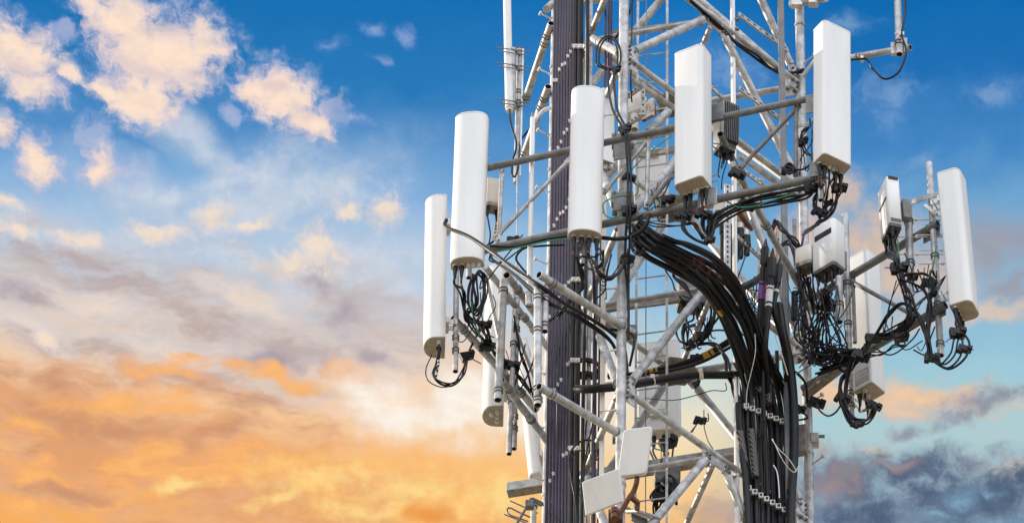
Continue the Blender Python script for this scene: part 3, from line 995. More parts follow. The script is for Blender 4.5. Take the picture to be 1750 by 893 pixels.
# right frame
FC = thing('sector_mount', at(1385, 560, 0.2), 'right hand mounting frame of two dark arms rising to the far right', 'frame')
pipe('', '', '', (1385, 512, DC(1385)), (1603, 382, DC(1603)), 0.048, 'dark', False, True, parent=FC, part='rail', rings=(0.93,))
pipe('', '', '', (1372, 664, DC(1372)), (1616, 521, DC(1616)), 0.048, 'dark', False, True, parent=FC, part='rail', rings=(0.95,))
pipe('', '', '', (1456, 481, DC(1456) - 0.07), (1560, 538, DC(1560) - 0.07), 0.026, 'dull', parent=FC, part='strut')
pipe('', '', '', (1457, 478, DC(1456) - 0.07), (1461, 585, DC(1456) - 0.07), 0.026, 'dull', parent=FC, part='strut')
for (px, py) in ((1592, 396), (1602, 532), (1448, 486), (1440, 612)):
    MB().box(at(px, py, DC(px) + 0.05), (Vector((0.78, -0.62, 0)), Vector((0.62, 0.78, 0)), Z), (0.24, 0.014, 0.24)).build('clamp_plate', 'dull', FC, bevel=0.004)
b = MB().bar((1376, 672, LR.y - 0.1), (1450, 615, DC(1450) - 0.12), 0.10, 0.13)
b.build('arm', 'brown', FC, bevel=0.01)
pipe('mounting_pipe', 'tall pipe whose bare tip rises left of the farthest right antenna', 'pipe', (1608, 607, DC(1600) + 0.05), (1588, 279, DC(1600) + 0.05), 0.040, 'galv', True, False, rings=(0.05, 0.25, 0.5, 0.66),
     studs=[(0.47, X, 0.55), (0.54, X, 0.5), (0.62, X, 0.6)])
pipe('mounting_pipe', 'grey pipe holding the slim white radio on the right arms', 'pipe', (1556, 470, DC(1555) - 0.12), (1552, 352, DC(1555) - 0.12), 0.046, 'galv', True, False, rings=(0.15, 0.75),
     studs=[(0.3, X, 0.6), (0.55, X, 0.7), (0.8, X, 0.6)])
pipe('mounting_pipe', 'thin pipe under the slim white radio reaching down to the lower right arm', 'pipe', (1560, 548, DC(1555) - 0.05), (1556, 468, DC(1555) - 0.05), 0.030, 'galv')
pipe('mounting_pipe', 'grey pipe standing behind the square white radio with the dark slot', 'pipe', (1452, 640, DC(1448) - 0.05), (1444, 366, DC(1448) - 0.05), 0.042, 'galv', rings=(0.3, 0.55))
pipe('mounting_pipe', 'short stub of pipe with a dark open end below the square white radio', 'pipe', (1434, 550, DC(1434) - 0.55), (1434, 474, DC(1434) - 0.55), 0.044, 'galv', True, False, rings=(0.35,))
tilt = MB()
tb = thing('tilt_bracket', at(1590, 348, DC(1600)), 'folded steel tilt bracket linking the bare pipe to the farthest right antenna', 'bracket')
for dz in (0, -0.06):
    MB().bar((1559, 345, DC(1560) - 0.1), (1606, 330, DC(1606) - 0.1 + dz), 0.012, 0.07, up=Z).build('side_bar', 'galv', tb)
MB().bar((1586, 352, DC(1590) + 0.0), (1607, 368, DC(1606)), 0.012, 0.06).build('brace', 'zinc', tb)
MB().bar((1580, 350, DC(1590) - 0.1), (1600, 366, DC(1606)), 0.012, 0.05).build('brace', 'zinc', tb)

# verticals of the mast interior: feed line rails
o = MB().box((at(1258, -40, -0.35) + at(1258, 1500, -0.35)) / 2, (Vector((0.6, -0.8, 0)), Vector((0.8, 0.6, 0)), Z), (0.062, 0.03, (at(1258, -40, -0.35) - at(1258, 1500, -0.35)).length * 1.0))
rail = tag(o.build('cable_rail', 'white', bevel=0.003), 'straight white flat rail striped with shadows, full height of the mast', 'rail')
for y in (34, 50, 640, 815):
    c_ = at(1258, y, -0.35)
    MB().box(c_, (X, Y, Z), (0.075, 0.05, 0.02)).build('clip', 'dull', rail)


def perforated(label, x0, y0, D0, x1, y1, D1, w=0.075, n=22, mat='galv', dv=None):
    p0, p1 = at(x0, y0, D0), at(x1, y1, D1)
    d = (p1 - p0)
    L = d.length
    d.normalize()
    nv = Vector((0.25, -0.95, 0)) if dv is None else dv
    s = d.cross(nv).normalized()
    nv = s.cross(d).normalized()
    if nv.y > 0:
        nv = -nv
    b = MB().box((p0 + p1) / 2, (s, nv, d), (w, 0.026, L))
    for i in range(n):
        q = p0 + d * (L * (i + 0.5) / n) + nv * 0.0145
        b.box(q, (s, nv, d), (w * 0.30, 0.004, L / n * 0.45), 1)
    return tag(b.build('perforated_channel', [mat, 'hole']), label, 'channel')


perforated('perforated grey channel standing left of the white flat rail', 1243, 505, -0.5, 1243, 316, -0.5)
perforated('perforated grey channel slanting below the black plugs right of the white rail', 1255, 400, -0.3, 1310, 450, 0.3, 0.07, 10)
perforated('perforated channel standing behind the leaning stay arm', 1300, 480, 0.3, 1300, 306, 0.3, 0.07, 16)
perforated('perforated flat bar sloping from the white rail to the grey pole near the top', 1262, 24, -0.35, 1346, 86, 0.25, 0.065, 8, 'galv')
perforated('perforated flat bar sloping between white rail and grey pole above the front rail', 1262, 150, -0.35, 1346, 213, 0.25, 0.065, 8, 'galv')
perforated('perforated flat bar sloping just above the lower front rail', 1266, 288, -0.35, 1330, 336, 0.25, 0.065, 8, 'galv')
perforated('short perforated flat bar between the taped cables and the grey pole', 1330, 463, 0.1, 1348, 476, 0.2, 0.065, 3, 'galv')
pipe('feed_line_support', 'round tube sloping down right of the white rail beneath the upper front rail', 'tube', (1262, 266, -0.2), (1330, 314, 0.4), 0.034, 'galv')
pole = MB().box((at(1346, -40, -0.05) + at(1345, 1500, -0.05)) / 2, (X, Y, Z), (0.078, 0.078, (at(1346, -40, -0.05) - at(1345, 1500, -0.05)).length))
tag(pole.build('support_pole', 'dark', bevel=0.012), 'dark grey square pole running up left of the right mast leg', 'pole')
strip = MB().box((at(1032, 330, -0.9) + at(1022, 1500, -0.9)) / 2, (X, Y, Z), (0.055, 0.03, (at(1032, 330, -0.9) - at(1022, 1500, -0.9)).length))
tag(strip.build('cable_rail', 'cream', bevel=0.003), 'straight cream flat rail left of the front mast leg', 'rail')
pipe('conduit', 'thin grey conduit just right of the left cable bundle', 'conduit', (1001, 1500, -0.3), (1010, -40, -0.3), 0.026, 'galv', rings=(0.05, 0.3, 0.85))
pipe('conduit', 'slim pale conduit hugging the right edge of the left cable bundle', 'conduit', (991, 1500, -0.3), (1004, -40, -0.3), 0.020, 'galv')

# big horizontal channel beam across the back of the mast
pa, pb = at(867, 836, LL.y + 0.3), at(1380, 756, LR.y + 0.36)
bm = thing('crossbeam', (pa + pb) / 2, 'heavy stained steel beam crossing behind the bottom of the mast', 'beam')
d = (pb - pa).normalized()
s = d.cross(Z).normalized()
MB().box((pa + pb) / 2, (d, s, Z), ((pb - pa).length, 0.12, 0.13)).build('box_section', 'galv', bm, bevel=0.008)
MB().box((pa + pb) / 2 - Z * 0.069, (d, s, Z), ((pb - pa).length - 0.01, 0.13, 0.012)).build('flange', 'brown', bm)
tag(MB().box((1369, 752, LR.y - 0.10), (d, s, Z), (0.13, 0.10, 0.42)).build('clamp_block', 'brown', bevel=0.01), 'stained steel block clamped left of the right mast leg low down', 'block')
bx = thing('clamp_block', at(1390, 752, LR.y), 'small grey block with a lug on the right side of the right mast leg', 'block')
MB().box((1392, 752, LR.y), (X, Y, Z), (0.10, 0.12, 0.15)).build('body', 'galv', bx, bevel=0.008)
MB().box((1402, 745, LR.y), (X, Y, Z), (0.10, 0.02, 0.035)).build('lug', 'dull', bx)


# ------------------------------------------------------------------ whips and top arms
def fit(t, a, b):
    return a + (b - a) * t


wp = thing('whip_antenna', at(872, 186, 2.4), 'thick white whip antenna clamped to pipes at upper left', 'antenna')
pipe('', '', '', (868.5, 95, 2.4), (866, -40, 2.4), 0.052, 'white', parent=wp, part='mast_tube')
pipe('', '', '', (870.5, 186, 2.4), (868.5, 86, 2.4), 0.054, 'white', parent=wp, part='base_tube', rings=())
pipe('', '', '', (871, 190, 2.4), (870.5, 176, 2.4), 0.046, 'cream', parent=wp, part='socket')
pipe('mounting_pipe', 'short square capped pipe between the thick whip and its rear pipe', 'pipe', (877, 186, 2.42), (876, 84, 2.42), 0.040, 'galv')
pipe('mounting_pipe', 'long thin pipe dropping behind the thick white whip at upper left', 'pipe', (882, 312, 2.5), (888, 84, 2.5), 0.034, 'galv', rings=(0.58, 0.66, 0.98))
tag(MB().box((at(893, 84, 2.38) + at(890, 300, 2.38)) / 2, (X, Y, Z), (0.022, 0.02, (at(893, 84, 2.38) - at(890, 300, 2.38)).length)).build('cover_strip', 'white'), 'thin bright strip right of the pipes holding the thick whip', 'strip')
for k, y in enumerate((86, 92, 112, 118, 174, 180)):
    st_ = MB()
    st_.tube((849 + (k % 2) * 2, y - 5, 2.33), (906 - (k % 2) * 3, y + 3, 2.33), 0.007, 8)
    st_.tube((889, y + 1, 2.33), (892, y + 1, 2.33), 0.018, 6)
    tag(st_.build('threaded_stud', 'dull'), 'long threaded stud through the clamps of the thick upper left whip', 'stud', 'studs of the upper left whip clamps')
for y in (88, 114, 176):
    b = MB()
    for (x, yy, r_) in ((869.5, y, 0.056), (876.5, y + 1, 0.044), (887, y + 2, 0.038)):
        b.ringt(at(x, yy, 2.42), Z, r_ + 0.006, 0.008)
    b.box(at(878, y + 2, 2.44), (X, Y, Z), (0.15, 0.03, 0.05))
    tag(b.build('pipe_clamp', 'dull'), {88: 'topmost', 114: 'middle', 176: 'lowest'}[y] + ' clamp across the thick white whip and its two pipes', 'clamp')
pipe('antenna_arm', 'upper of two tan arms slanting from the left mast leg to the thick whip', 'arm', (942, 40, 1.10), (898, 171, 2.42), 0.046, 'galv', True, False, rings=(0.14, 0.24, 0.93))
pipe('antenna_arm', 'lower of two tan arms slanting from the left mast leg behind the slender whip', 'arm', (937, 148, 1.10), (893, 272, 2.42), 0.046, 'galv', True, False, rings=(0.14, 0.26, 0.93))
w2 = thing('whip_antenna', at(905, 520, -1.6), 'slender bright white whip antenna left of the cable bundle with a dark tip', 'antenna')
pipe('', '', '', (904, 520, -1.6), (910.5, 202, -1.6), 0.031, 'white', parent=w2, part='radome', r1=0.030)
pipe('', '', '', (910.5, 203, -1.6), (910.7, 194, -1.6), 0.022, 'dark', parent=w2, part='tip')
pipe('', '', '', (904, 522, -1.6), (903.6, 500, -1.6), 0.040, 'galv', True, False, parent=w2, part='socket')
pipe('wire_rod', 'thin pale rod hanging below the pipes of the thick whip', 'rod', (882, 590, 1.2), (884, 300, 1.2), 0.010, 'galv')
pb_ = thing('rail_bend', at(925, 200, -0.4), 'white bent tube joining the left mast leg above the slender whip', 'tube')
MB().path(spline([(914, 207, 0.2), (922, 196, 0.5), (932, 187, 0.8), (950, 184, 1.1)]), 0.026, 10).build('bend', 'white', pb_)
pipe('mounting_pipe', 'pale bracket stub jutting left of the left mast leg at the top edge', 'pipe', (934, 16, 1.0), (950, 2, 1.24), 0.05, 'galv')

tw = thing('whip_antenna', at(1535, 92, -0.3), 'pale vertical pole at the top right end of the outrigger arm', 'antenna')
pipe('', '', '', (1537, 93, -0.3), (1533, -40, -0.3), 0.044, 'galv', True, False, parent=tw, part='pole', rings=(0.12, 0.70))
pipe('', '', '', (1536, 62, -0.3), (1535.6, 56, -0.3), 0.048, 'galv', parent=tw, part='sleeve')
oa = thing('outrigger_arm', at(1457, 98, -0.2), 'horizontal outrigger arm reaching to the top right pole', 'arm')
pipe('', '', '', (1395, 109, 0.4), (1556, 81, -0.25), 0.040, 'galv', False, True, parent=oa, part='tube', rings=(0.44,))
MB().box((1533, 84, -0.24), (X, Y, Z), (0.15, 0.05, 0.20)).build('clamp_plate', 'galv', oa, bevel=0.006)
MB().box((1547, 80, -0.24), (X, Y, Z), (0.05, 0.08, 0.24)).build('clamp_plate', 'galv', oa, bevel=0.006)
cable('glossy black cable drooping under the outrigger arm to the top right pole', [(1420, 106, -0.1), (1468, 101, -0.34), (1482, 102, -0.34), (1492, 118, -0.34), (1512, 135, -0.34), (1535, 124, -0.38), (1547, 98, -0.4), (1548, 82, -0.4),
      (1541, 62, -0.42), (1544, 40, -0.4), (1548, 15, -0.36), (1547, -40, -0.36)], 0.014)
tag(MB().box((1541, 59, -0.40), (X, Y, Z), (0.06, 0.05, 0.05)).box((1473, 101, -0.32), (X, Y, Z), (0.04, 0.05, 0.07)).build('cable_clip', 'zinc'), 'bright clip holding the drooping cable at the outrigger arm', 'clip')
tp = thing('outrigger_arm', at(1380, 4, 0.4), 'upper outrigger arm cut by the top edge of the picture at the right leg', 'arm')
pipe('', '', '', (1352, 7, 0.5), (1412, -3, 0.2), 0.05, 'galv', parent=tp, part='tube')
MB().box((1362, 6, 0.4), (X, Y, Z), (0.14, 0.08, 0.12)).build('clamp_plate', 'zinc', tp, bevel=0.006)
MB().box((1390, 2, 0.3), (X, Y, Z), (0.12, 0.1, 0.14)).build('clamp_plate', 'zinc', tp, bevel=0.006)
tag(MB().bar((1371, 131, 0.15), (1393, 102, 0.0), 0.03, 0.05).build('channel_bracket', 'galv', bevel=0.004), 'short bright channel bracket leaning on the right leg beside the tallest antenna', 'bracket')
tag(MB().bar((1216, 150, -1.8), (1233, 166, -1.6), 0.03, 0.05).build('channel_bracket', 'galv', bevel=0.004), 'short bright channel bracket poking out right of the centre antenna', 'bracket')


# ------------------------------------------------------------------ left cable bundle
random.seed(11)
GL = 'cables of the thick bundle on the left mast leg'
rows = (80, 205, 335, 478, 620, 765)
ncol = 8
for i in range(ncol):
    f = i / (ncol - 1)
    xt = 950 + 32 * f
    xb = 933 + 40 * f
    D = 0.62 - 0.80 * f
    last = i >= ncol - 1
    r = 0.0205 if not last else 0.030
    pts = []
    for k in range(12):
        t = k / 11
        y = -45 + 990 * t
        pts.append((xt + (xb - xt) * t + random.uniform(-0.5, 0.5), y, D))
    o = cable('purplish black feeder cable in the thick bundle climbing beside the left mast leg', pts, r, 'plum' if i < 7 else 'cable', GL, 'feeder_cable', sub=3, n=10)
    for y in rows:
        yy = y + 2.0 * (982 - xt) + random.uniform(-5, 5)
        if random.random() < 0.12:
            continue
        t = (yy + 45) / 990
        if not 0 < t < 1:
            continue
        c_ = at(xt + (xb - xt) * t, yy, D - 0.012)
        b = MB().box(c_ + Vector((-0.004, -0.022, 0)), (X, Y, Z), (r * 1.3, 0.026, 0.050)).box(c_ + Vector((-r * 0.7, -0.028, 0.01)), (X, Y, Z), (0.014, 0.024, 0.026))
        b.build('clamp', 'zinc', o, bevel=0.003)
for j, (x0, x1, D, r) in enumerate(((985, 976, -0.35, 0.036), (993, 984, -0.42, 0.036))):
    o = cable(('wide black feeder cable second from the right edge of the left bundle', 'wide black feeder cable on the right edge of the left bundle')[j],
              [(x0 + (x1 - x0) * k / 8, -45 + 990 * k / 8, D) for k in range(9)], r, 'cable', None, 'feeder_cable', sub=3, n=10)
    for y in (82, 480, 618, 768):
        c_ = at(x0 + (x1 - x0) * (y + 45) / 990, y, D - 0.02)
        MB().box(c_ + Vector((0, -0.024, 0)), (X, Y, Z), (r * 1.7, 0.03, 0.065)).box(c_ + Vector((0, -0.042, -0.004)), (X, Y, Z), (0.018, 0.014, 0.018)).build('clamp', 'zinc', o, bevel=0.004)
GP = 'thin cables running down left of the front mast leg'
for (x0, x1, D, r) in ((1036, 1017, -0.75, 0.017), (1042, 1024, -0.72, 0.015), (1046, 1029, -0.70, 0.010)):
    cable('thin dark cable running down the mast between the bundle and the front leg', [(x0, -40, D), (x0 - 1, 60, D), (x0 - 2, 140, D), (x1 + 6, 320, D), (x1 + 2, 520, D), (x1, 700, D), (x1 - 2, 940, D)], r, 'plum', GP, sub=6)
cable('dark cable hugging the grey conduit right of the left bundle, upper end', [(1003, -40, -0.7), (1004, 100, -0.7), (1002, 300, -0.7), (1000, 520, -0.75), (996, 700, -0.75), (994, 930, -0.75)], 0.020, 'cable')
cable('black loop of cable hooked over the lower part of the left bundle', [(1012, 752, -0.6), (996, 752, -0.7), (980, 764, -0.8), (973, 785, -0.85), (977, 820, -0.85), (984, 860, -0.8), (986, 930, -0.8)], 0.012)
cable('second black loop just below the loop on the left bundle', [(1000, 769, -0.6), (986, 771, -0.7), (976, 784, -0.75), (972, 800, -0.75), (981, 835, -0.8), (990, 930, -0.8)], 0.010)
cable('thin black cable crossing pale pipes between the bundle and the front leg', [(1014, 720, -0.9), (1008, 745, -0.9), (1003, 770, -0.9), (998, 800, -0.9), (996, 860, -0.9)], 0.010)
cable('black hose with a drooping loop at the left edge of the bundle', [(958, 508, -0.2), (953, 520, -0.25), (951, 536, -0.3), (942, 546, -0.3), (931, 550, -0.3)], 0.012)

# ------------------------------------------------------------------ right thick bundle
GRB = 'thick black cables arching from the front rail down the mast'


def lerp(a, b, t):
    return a + (b - a) * t


lowp = [(1080, 400), (1106, 432), (1150, 458), (1195, 492), (1226, 532), (1247, 572), (1264, 622), (1274, 680), (1278, 760), (1281, 845), (1284, 940)]
uppp = [(1096, 380), (1132, 404), (1178, 424), (1222, 448), (1258, 488), (1288, 540), (1312, 600), (1336, 660), (1346, 722), (1351, 845), (1352, 940)]
dps = [-2.0, -2.0, -1.85, -1.6, -1.25, -0.9, -0.6, None, None, None, None]


def DF(px):
    return LF.y + (px - 1062) / 145.0 * 1.05 - 0.12


nb = 8
for i in range(nb):
    t = i / (nb - 1)
    pts = []
    for k in range(len(lowp)):
        x = lerp(lowp[k][0], uppp[k][0], t)
        y = lerp(lowp[k][1], uppp[k][1], t)
        if k < 7:
            x += random.uniform(-5, 5)
            y += random.uniform(-6, 6)
        D = dps[k] if dps[k] is not None else DF(x) - (0.08 if k == 7 else 0)
        pts.append((x, y, D - (0.05 if i % 2 else -0.05) * (1 if k < 7 else 0.6)))
    marks = []
    if i in (3, 4, 5, 6):
        for q in range(5):
            a = 0.20 + 0.022 * q + 0.03 * random.random() + 0.012 * (i - 4)
            marks.append((a, a + 0.008, 'red'))
    if i == 1:
        marks.append((0.405, 0.42, 'yellow'))
    if i in (1, 3):
        marks.append((0.78, 0.80, 'tape')) if False else None
    o = cable('thick black feeder cable sweeping from the front rail into the vertical run at right', pts, 0.036 - 0.004 * (i % 2), 'black', GRB, 'feeder_cable', marks=marks, sub=8, n=10)
    # hanger clamps at two heights
    for (y0, sl_) in ((694, 0.42), (832, 0.60)):
        xx = lerp(1274, 1345, t) if y0 < 800 else lerp(1278, 1349, t)
        yy = y0 + (xx - 1275) * sl_
        c_ = at(xx + 1.5, yy, DF(xx) - 0.11)
        MB().box(c_, (X, Y, Z), (0.064, 0.030, 0.075)).build('hanger_clamp', 'zinc', o, bevel=0.006)
        MB().box(c_ + Vector((0.006, -0.018, 0)), (X, Y, Z), (0.030, 0.012, 0.032)).build('clamp_eye', 'hole', o)
for k in range(12):
    t = random.uniform(-0.1, 1.15)
    pts = []
    for q in range(1, 8 + k % 3):
        x = lerp(lowp[q][0], uppp[q][0], t) + random.uniform(-3, 3)
        y = lerp(lowp[q][1], uppp[q][1], t) + random.uniform(-3, 3)
        D = dps[q] if dps[q] is not None else DF(x)
        pts.append((x, y, D - 0.12))
    cable('thin black strand strapped over the thick arching cables', pts, random.uniform(0.007, 0.013), 'cable', 'thin strands over the arching cables', 'wire', 'wire')
for k in range(7):
    x = 1268 + 12.5 * k + random.uniform(-2, 2)
    cable('slim black cable between the thick ones of the vertical right run', [(x - 4, 600, DF(x) - 0.02), (x + random.uniform(-2, 2), 660, DF(x) + 0.0), (x + 2, 740, DF(x) + 0.01), (x + 3 + random.uniform(-2, 2), 830, DF(x) + 0.02), (x + 4, 940, DF(x) + 0.02)],
          random.uniform(0.016, 0.024), 'cable', 'slim cables of the vertical right run', 'feeder_cable')
# braided grips on two of them
for (lab, pts) in (('wire mesh grip woven round the cable left of centre in the right run', [(1288, 610), (1292, 640), (1297, 672)]),
                   ('wire mesh grip woven round the central cable of the right run', [(1308, 600), (1311, 640), (1313, 690)]),
                   ('long wire mesh grip low on the leftmost cables of the right run', [(1283, 735), (1287, 770), (1291, 815)]),
                   ('loose wire mesh grip with wide lattice at the left edge of the right run', [(1264, 738), (1268, 765), (1272, 790)]),
                   ('frayed mesh sleeve at the lower right edge of the right cable run', [(1353, 805), (1353, 840), (1351, 893)])):
    cable(lab, [(x, y, DF(x) - 0.12) for x, y in pts], 0.046, 'net', None, 'cable_grip', 'cable grip', n=12)
cable('black cable at the left edge of the right run, bowed inward beside the white rail', [(1262, 690, -0.45), (1264, 730, -0.5), (1268, 770, -0.5), (1275, 830, -0.45), (1280, 940, -0.45)], 0.040, 'black', None, 'feeder_cable')
cable('thickest black cable closing the right edge of the vertical run', [(1330, 520, -0.55), (1338, 570, -0.5), (1349, 620, -0.35), (1356, 690, -0.2), (1357, 770, -0.1), (1352, 850, -0.1), (1350, 940, -0.1)], 0.055, 'black', None, 'feeder_cable', n=12)


def tip(r):
    return lambda t: r * (0.25 + 0.75 * min(1, t * 14)) if t < 0.07 else (r * 1.35 if t < 0.22 else r)


def bands(a, b, n, m):
    s = (b - a) / n
    return [(a + s * k, a + s * k + s * 0.5, m) for k in range(n)]


cable('black cable ending in a pointed sleeve, ringed with violet tape', [(1309, 408, -0.95), (1306, 440, -0.95), (1303, 470, -0.92), (1300, 520, -0.85), (1297, 580, -0.7), (1300, 660, -0.2), (1305, 760, 0.0), (1310, 940, 0.0)], tip(0.034), 'black', None, 'feeder_cable',
      marks=bands(0.33, 0.42, 4, 'violet'), sub=14, n=12)
cable('black cable ending in a pointed sleeve, ringed with broad white tape', [(1321, 424, -1.0), (1319, 460, -1.0), (1316, 490, -0.97), (1312, 540, -0.9), (1307, 600, -0.75), (1312, 680, -0.15), (1320, 780, 0.05), (1325, 940, 0.05)], tip(0.038), 'black', None, 'feeder_cable',
      marks=bands(0.29, 0.40, 5, 'tape'), sub=14, n=12)
cable('black cable ending in a sleeve right of the white taped one', [(1334, 436, -0.85), (1330, 470, -0.85), (1326, 500, -0.83), (1322, 530, -0.8), (1334, 570, -0.6), (1343, 620, -0.25), (1346, 720, 0.15), (1344, 940, 0.2)], tip(0.032), 'black', None, 'feeder_cable',
      marks=[(0.27, 0.29, 'tape')], sub=14, n=12)
cable('thin cable with magenta tape tucked between the violet and white ringed ones', [(1312, 440, -0.8), (1309, 480, -0.8), (1305, 520, -0.78), (1303, 600, -0.6), (1306, 720, -0.3)], 0.020, 'black', None, marks=bands(0.32, 0.48, 4, 'magenta'), sub=10)
# white tie ends
cable('loose white strap ends fluttering across the lower right cable run', [(1319, 750, -0.50), (1330, 766, -0.52), (1345, 780, -0.42), (1356, 795, -0.35), (1361, 804, -0.3)], 0.006, 'tape', None, 'strap', 'strap')
cable('second loose white strap below the first on the right cable run', [(1320, 749, -0.50), (1332, 775, -0.52), (1344, 795, -0.45), (1357, 806, -0.35), (1366, 795, -0.3)], 0.005, 'tape', None, 'strap', 'strap')
cable('white strap hanging straight down the middle of the right cable run', [(1322, 794, -0.50), (1328, 806, -0.52), (1331, 830, -0.52), (1332, 850, -0.5)], 0.007, 'tape', None, 'strap', 'strap')
cable('pale grey strip slanting over the right cable run near the grey pole', [(1325, 572, -0.75), (1334, 600, -0.75), (1342, 625, -0.6), (1346, 640, -0.5)], 0.008, 'tape', None, 'strap', 'strap')
cable('pale green wire wandering down the left edge of the right cable run', [(1290, 570, -0.9), (1291, 600, -0.9), (1284, 635, -0.8), (1277, 665, -0.7), (1275, 700, -0.6)], 0.004, 'tape')

# big black conduit and banded cables crossing the middle
cable('fat black conduit crossing low behind the front leg, held by pale clips', [(984, 664, -0.9), (1010, 664, -1.0), (1060, 660, -0.9), (1120, 650, -0.6), (1180, 641, -0.45), (1252, 640, -0.35)], 0.048, 'black', None, 'conduit', 'conduit', n=14)
for (x, y, d_, lab) in ((1115, 650, -0.62, 'pale band clip on the fat black conduit near the front leg'), (1197, 640, -0.42, 'pale band clip on the fat black conduit near the white rail')):
    o = MB().tube((x - 3, y + 0.5, d_), (x + 4, y - 0.6, d_), 0.056, 14).box((x, y - 7, d_ - 0.05), (X, Y, Z), (0.05, 0.03, 0.06)).build('band_clip', 'cream')
    tag(o, lab, 'clip')
cable('black cable banded yellow rising to the right beneath the finned radio', [(1040, 642, 0.5), (1085, 640, 0.4), (1125, 632, 0.3), (1170, 620, 0.2), (1205, 607, 0.1), (1235, 590, 0), (1268, 568, -0.1)], 0.040, 'black', None, 'conduit', 'conduit', marks=bands(0.66, 0.76, 3, 'yellow') + bands(0.26, 0.34, 4, 'yellow'), n=12, sub=12)
cable('thin black cable riding beside the yellow banded one', [(1090, 640, 0.2), (1140, 634, 0.15), (1200, 618, 0.0), (1262, 585, -0.15)], 0.018)
for (x, y, lab) in ((1002, 632, 'upper black coil of spare cable behind the bundle'), (1003, 655, 'lower black coil of spare cable behind the bundle')):
    b = MB()
    for k in range(3):
        b.ringt(at(x, y, -0.2) + Vector((0, 0, 0.03 * k)), Vector((0.05, -0.1, 1)), 0.17 - 0.012 * k, 0.016, 28, 8)
    tag(b.build('cable_coil', 'black'), lab, 'cable coil')

# ------------------------------------------------------------------ radios
def radio(key, label, bot, top, D, w, d, yaw, mat='white', slot=None, group=None, base='fin', name='radio_unit', rc=0.03, conns=4, fins=False):
    B = at(bot[0], bot[1], D)
    T_ = at(top[0], top[1], D)
    up = (T_ - B)
    h = up.length
    up.normalize()
    ya = R_(yaw)
    n = Vector((math.sin(ya), -math.cos(ya), 0))
    n = (n - up * n.dot(up)).normalized()
    u = up.cross(n).normalized()
    if u.dot(Vector((math.cos(ya), math.sin(ya), 0))) < 0:
        u = -u
    root = thing(name, B, label, 'radio', group)
    pr = prof_r(w, d, rc, rb=rc)
    MB().prism(pr, B, u, n, up, 0.05, h, 0, ch=0.015).build('housing', mat, root)
    MB().prism([(a * 0.93, b_ * 0.93) for a, b_ in pr], B, u, n, up, 0.0, 0.05, 0).build('base_plate', base, root)
    if slot:
        z0, z1, hh = slot
        MB().box(B + up * (h * z0) + n * (d / 2 + 0.001) + u * (w * z1), (u, n, up), (w * 0.72, 0.012, hh), 0).build('vent_slot', 'black', root, bevel=0.004)
    if fins:
        b = MB()
        nf = 9
        for k in range(nf):
            b.box(B + up * (h * 0.55) + n * (d / 2 + 0.02) + u * (w * (k + 0.5 - nf / 2) / nf), (u, n, up), (0.010, 0.06, h * 0.85))
        b.build('cooling_fins', 'fin', root)
    ends = []
    for k in range(conns):
        q = B + u * (w * (-0.36 + 0.72 * k / max(1, conns - 1))) - n * (d * (0.1 if k % 2 else -0.2))
        MB().tube(q, q - up * 0.05, 0.028, 10).tube(q - up * 0.05, q - up * 0.14, 0.024, 10, r1=0.015).build('connector', 'black', root)
        ends.append(q - up * 0.14)
    PAN[key] = dict(B=B, h=h, up=up, n=n, u=u, w=w, d=d, ends=ends, root=root)
    return root


radio('c1', 'square white radio with one dark slot, set above a nest of cables on the right', (1417, 468), (1416, 389), DC(1440) - 0.45, 0.35, 0.225, -41, slot=(0.73, 0.02, 0.085), conns=6, rc=0.045)
radio('c1b', 'cream radio half hidden behind the square white one with the slot', (1378, 460), (1378, 428), -0.3, 0.22, 0.2, -30, 'cream', base='brown', conns=2)
r2 = radio('c2', 'slim white radio with dark top grille near the farthest right antenna', (1524, 402), (1518, 318), DC(1523) - 0.42, 0.34, 0.165, -73, slot=(0.60, 0.0, 0.04), conns=5, rc=0.035)
q = PAN['c2']
MB().box(q['B'] + q['up'] * (q['h'] - 0.03) + q['u'] * (q['w'] / 2 + 0.002), (q['n'], q['u'], q['up']), (0.12, 0.010, 0.05)).build('top_grille', 'black', r2, bevel=0.004)
MB().box(q['B'] + q['up'] * 0.09 + q['u'] * (q['w'] / 2 + 0.002), (q['n'], q['u'], q['up']), (0.125, 0.010, 0.05)).build('bottom_grille', 'fin', r2, bevel=0.004)
MB().box(q['B'] + q['up'] * 0.35 + q['u'] * 0.10 - q['n'] * 0.16, (q['n'], q['u'], q['up']), (0.10, 0.10, 0.30)).build('mounting_bracket', 'dull', r2, bevel=0.01)
q = PAN['c1']
MB().box(q['B'] + q['up'] * 0.35 - q['n'] * 0.17, (q['n'], q['u'], q['up']), (0.16, 0.14, 0.3)).build('mounting_bracket', 'dull', q['root'], bevel=0.01)
radio('pink', 'small cream radio tucked right behind the second antenna from the left', (841, 358), (842, 311), DA(840) + 0.2, 0.17, 0.16, 14, 'cream', base='brown', conns=2, rc=0.03)
radio('fin1', 'black ribbed radio behind the right edge of the large centre antenna', (1238, 262), (1240, 186), DA(1235) + 0.45, 0.22, 0.2, 30, 'fin', base='fin', conns=3, fins=True)
radio('fin2', 'dark finned radio above a tangle of loops in the middle of the mast', (1183, 526), (1183, 486), 0.3, 0.36, 0.26, 10, 'dull', base='fin', conns=5)
q = PAN['fin2']
for k in range(7):
    MB().ringt(q['B'] + q['up'] * (q['h'] + 0.02 + 0.035 * k), q['up'], 0.17 - 0.012 * k, 0.010, 24).build('ring_fin', 'fin', q['root'])
MB().prism([(0.15 * math.cos(a * 0.35), 0.15 * math.sin(a * 0.35)) for a in range(18)], q['B'], q['u'], q['n'], q['up'], q['h'], q['h'] + 0.27, 0).build('dome', 'dull', q['root'])
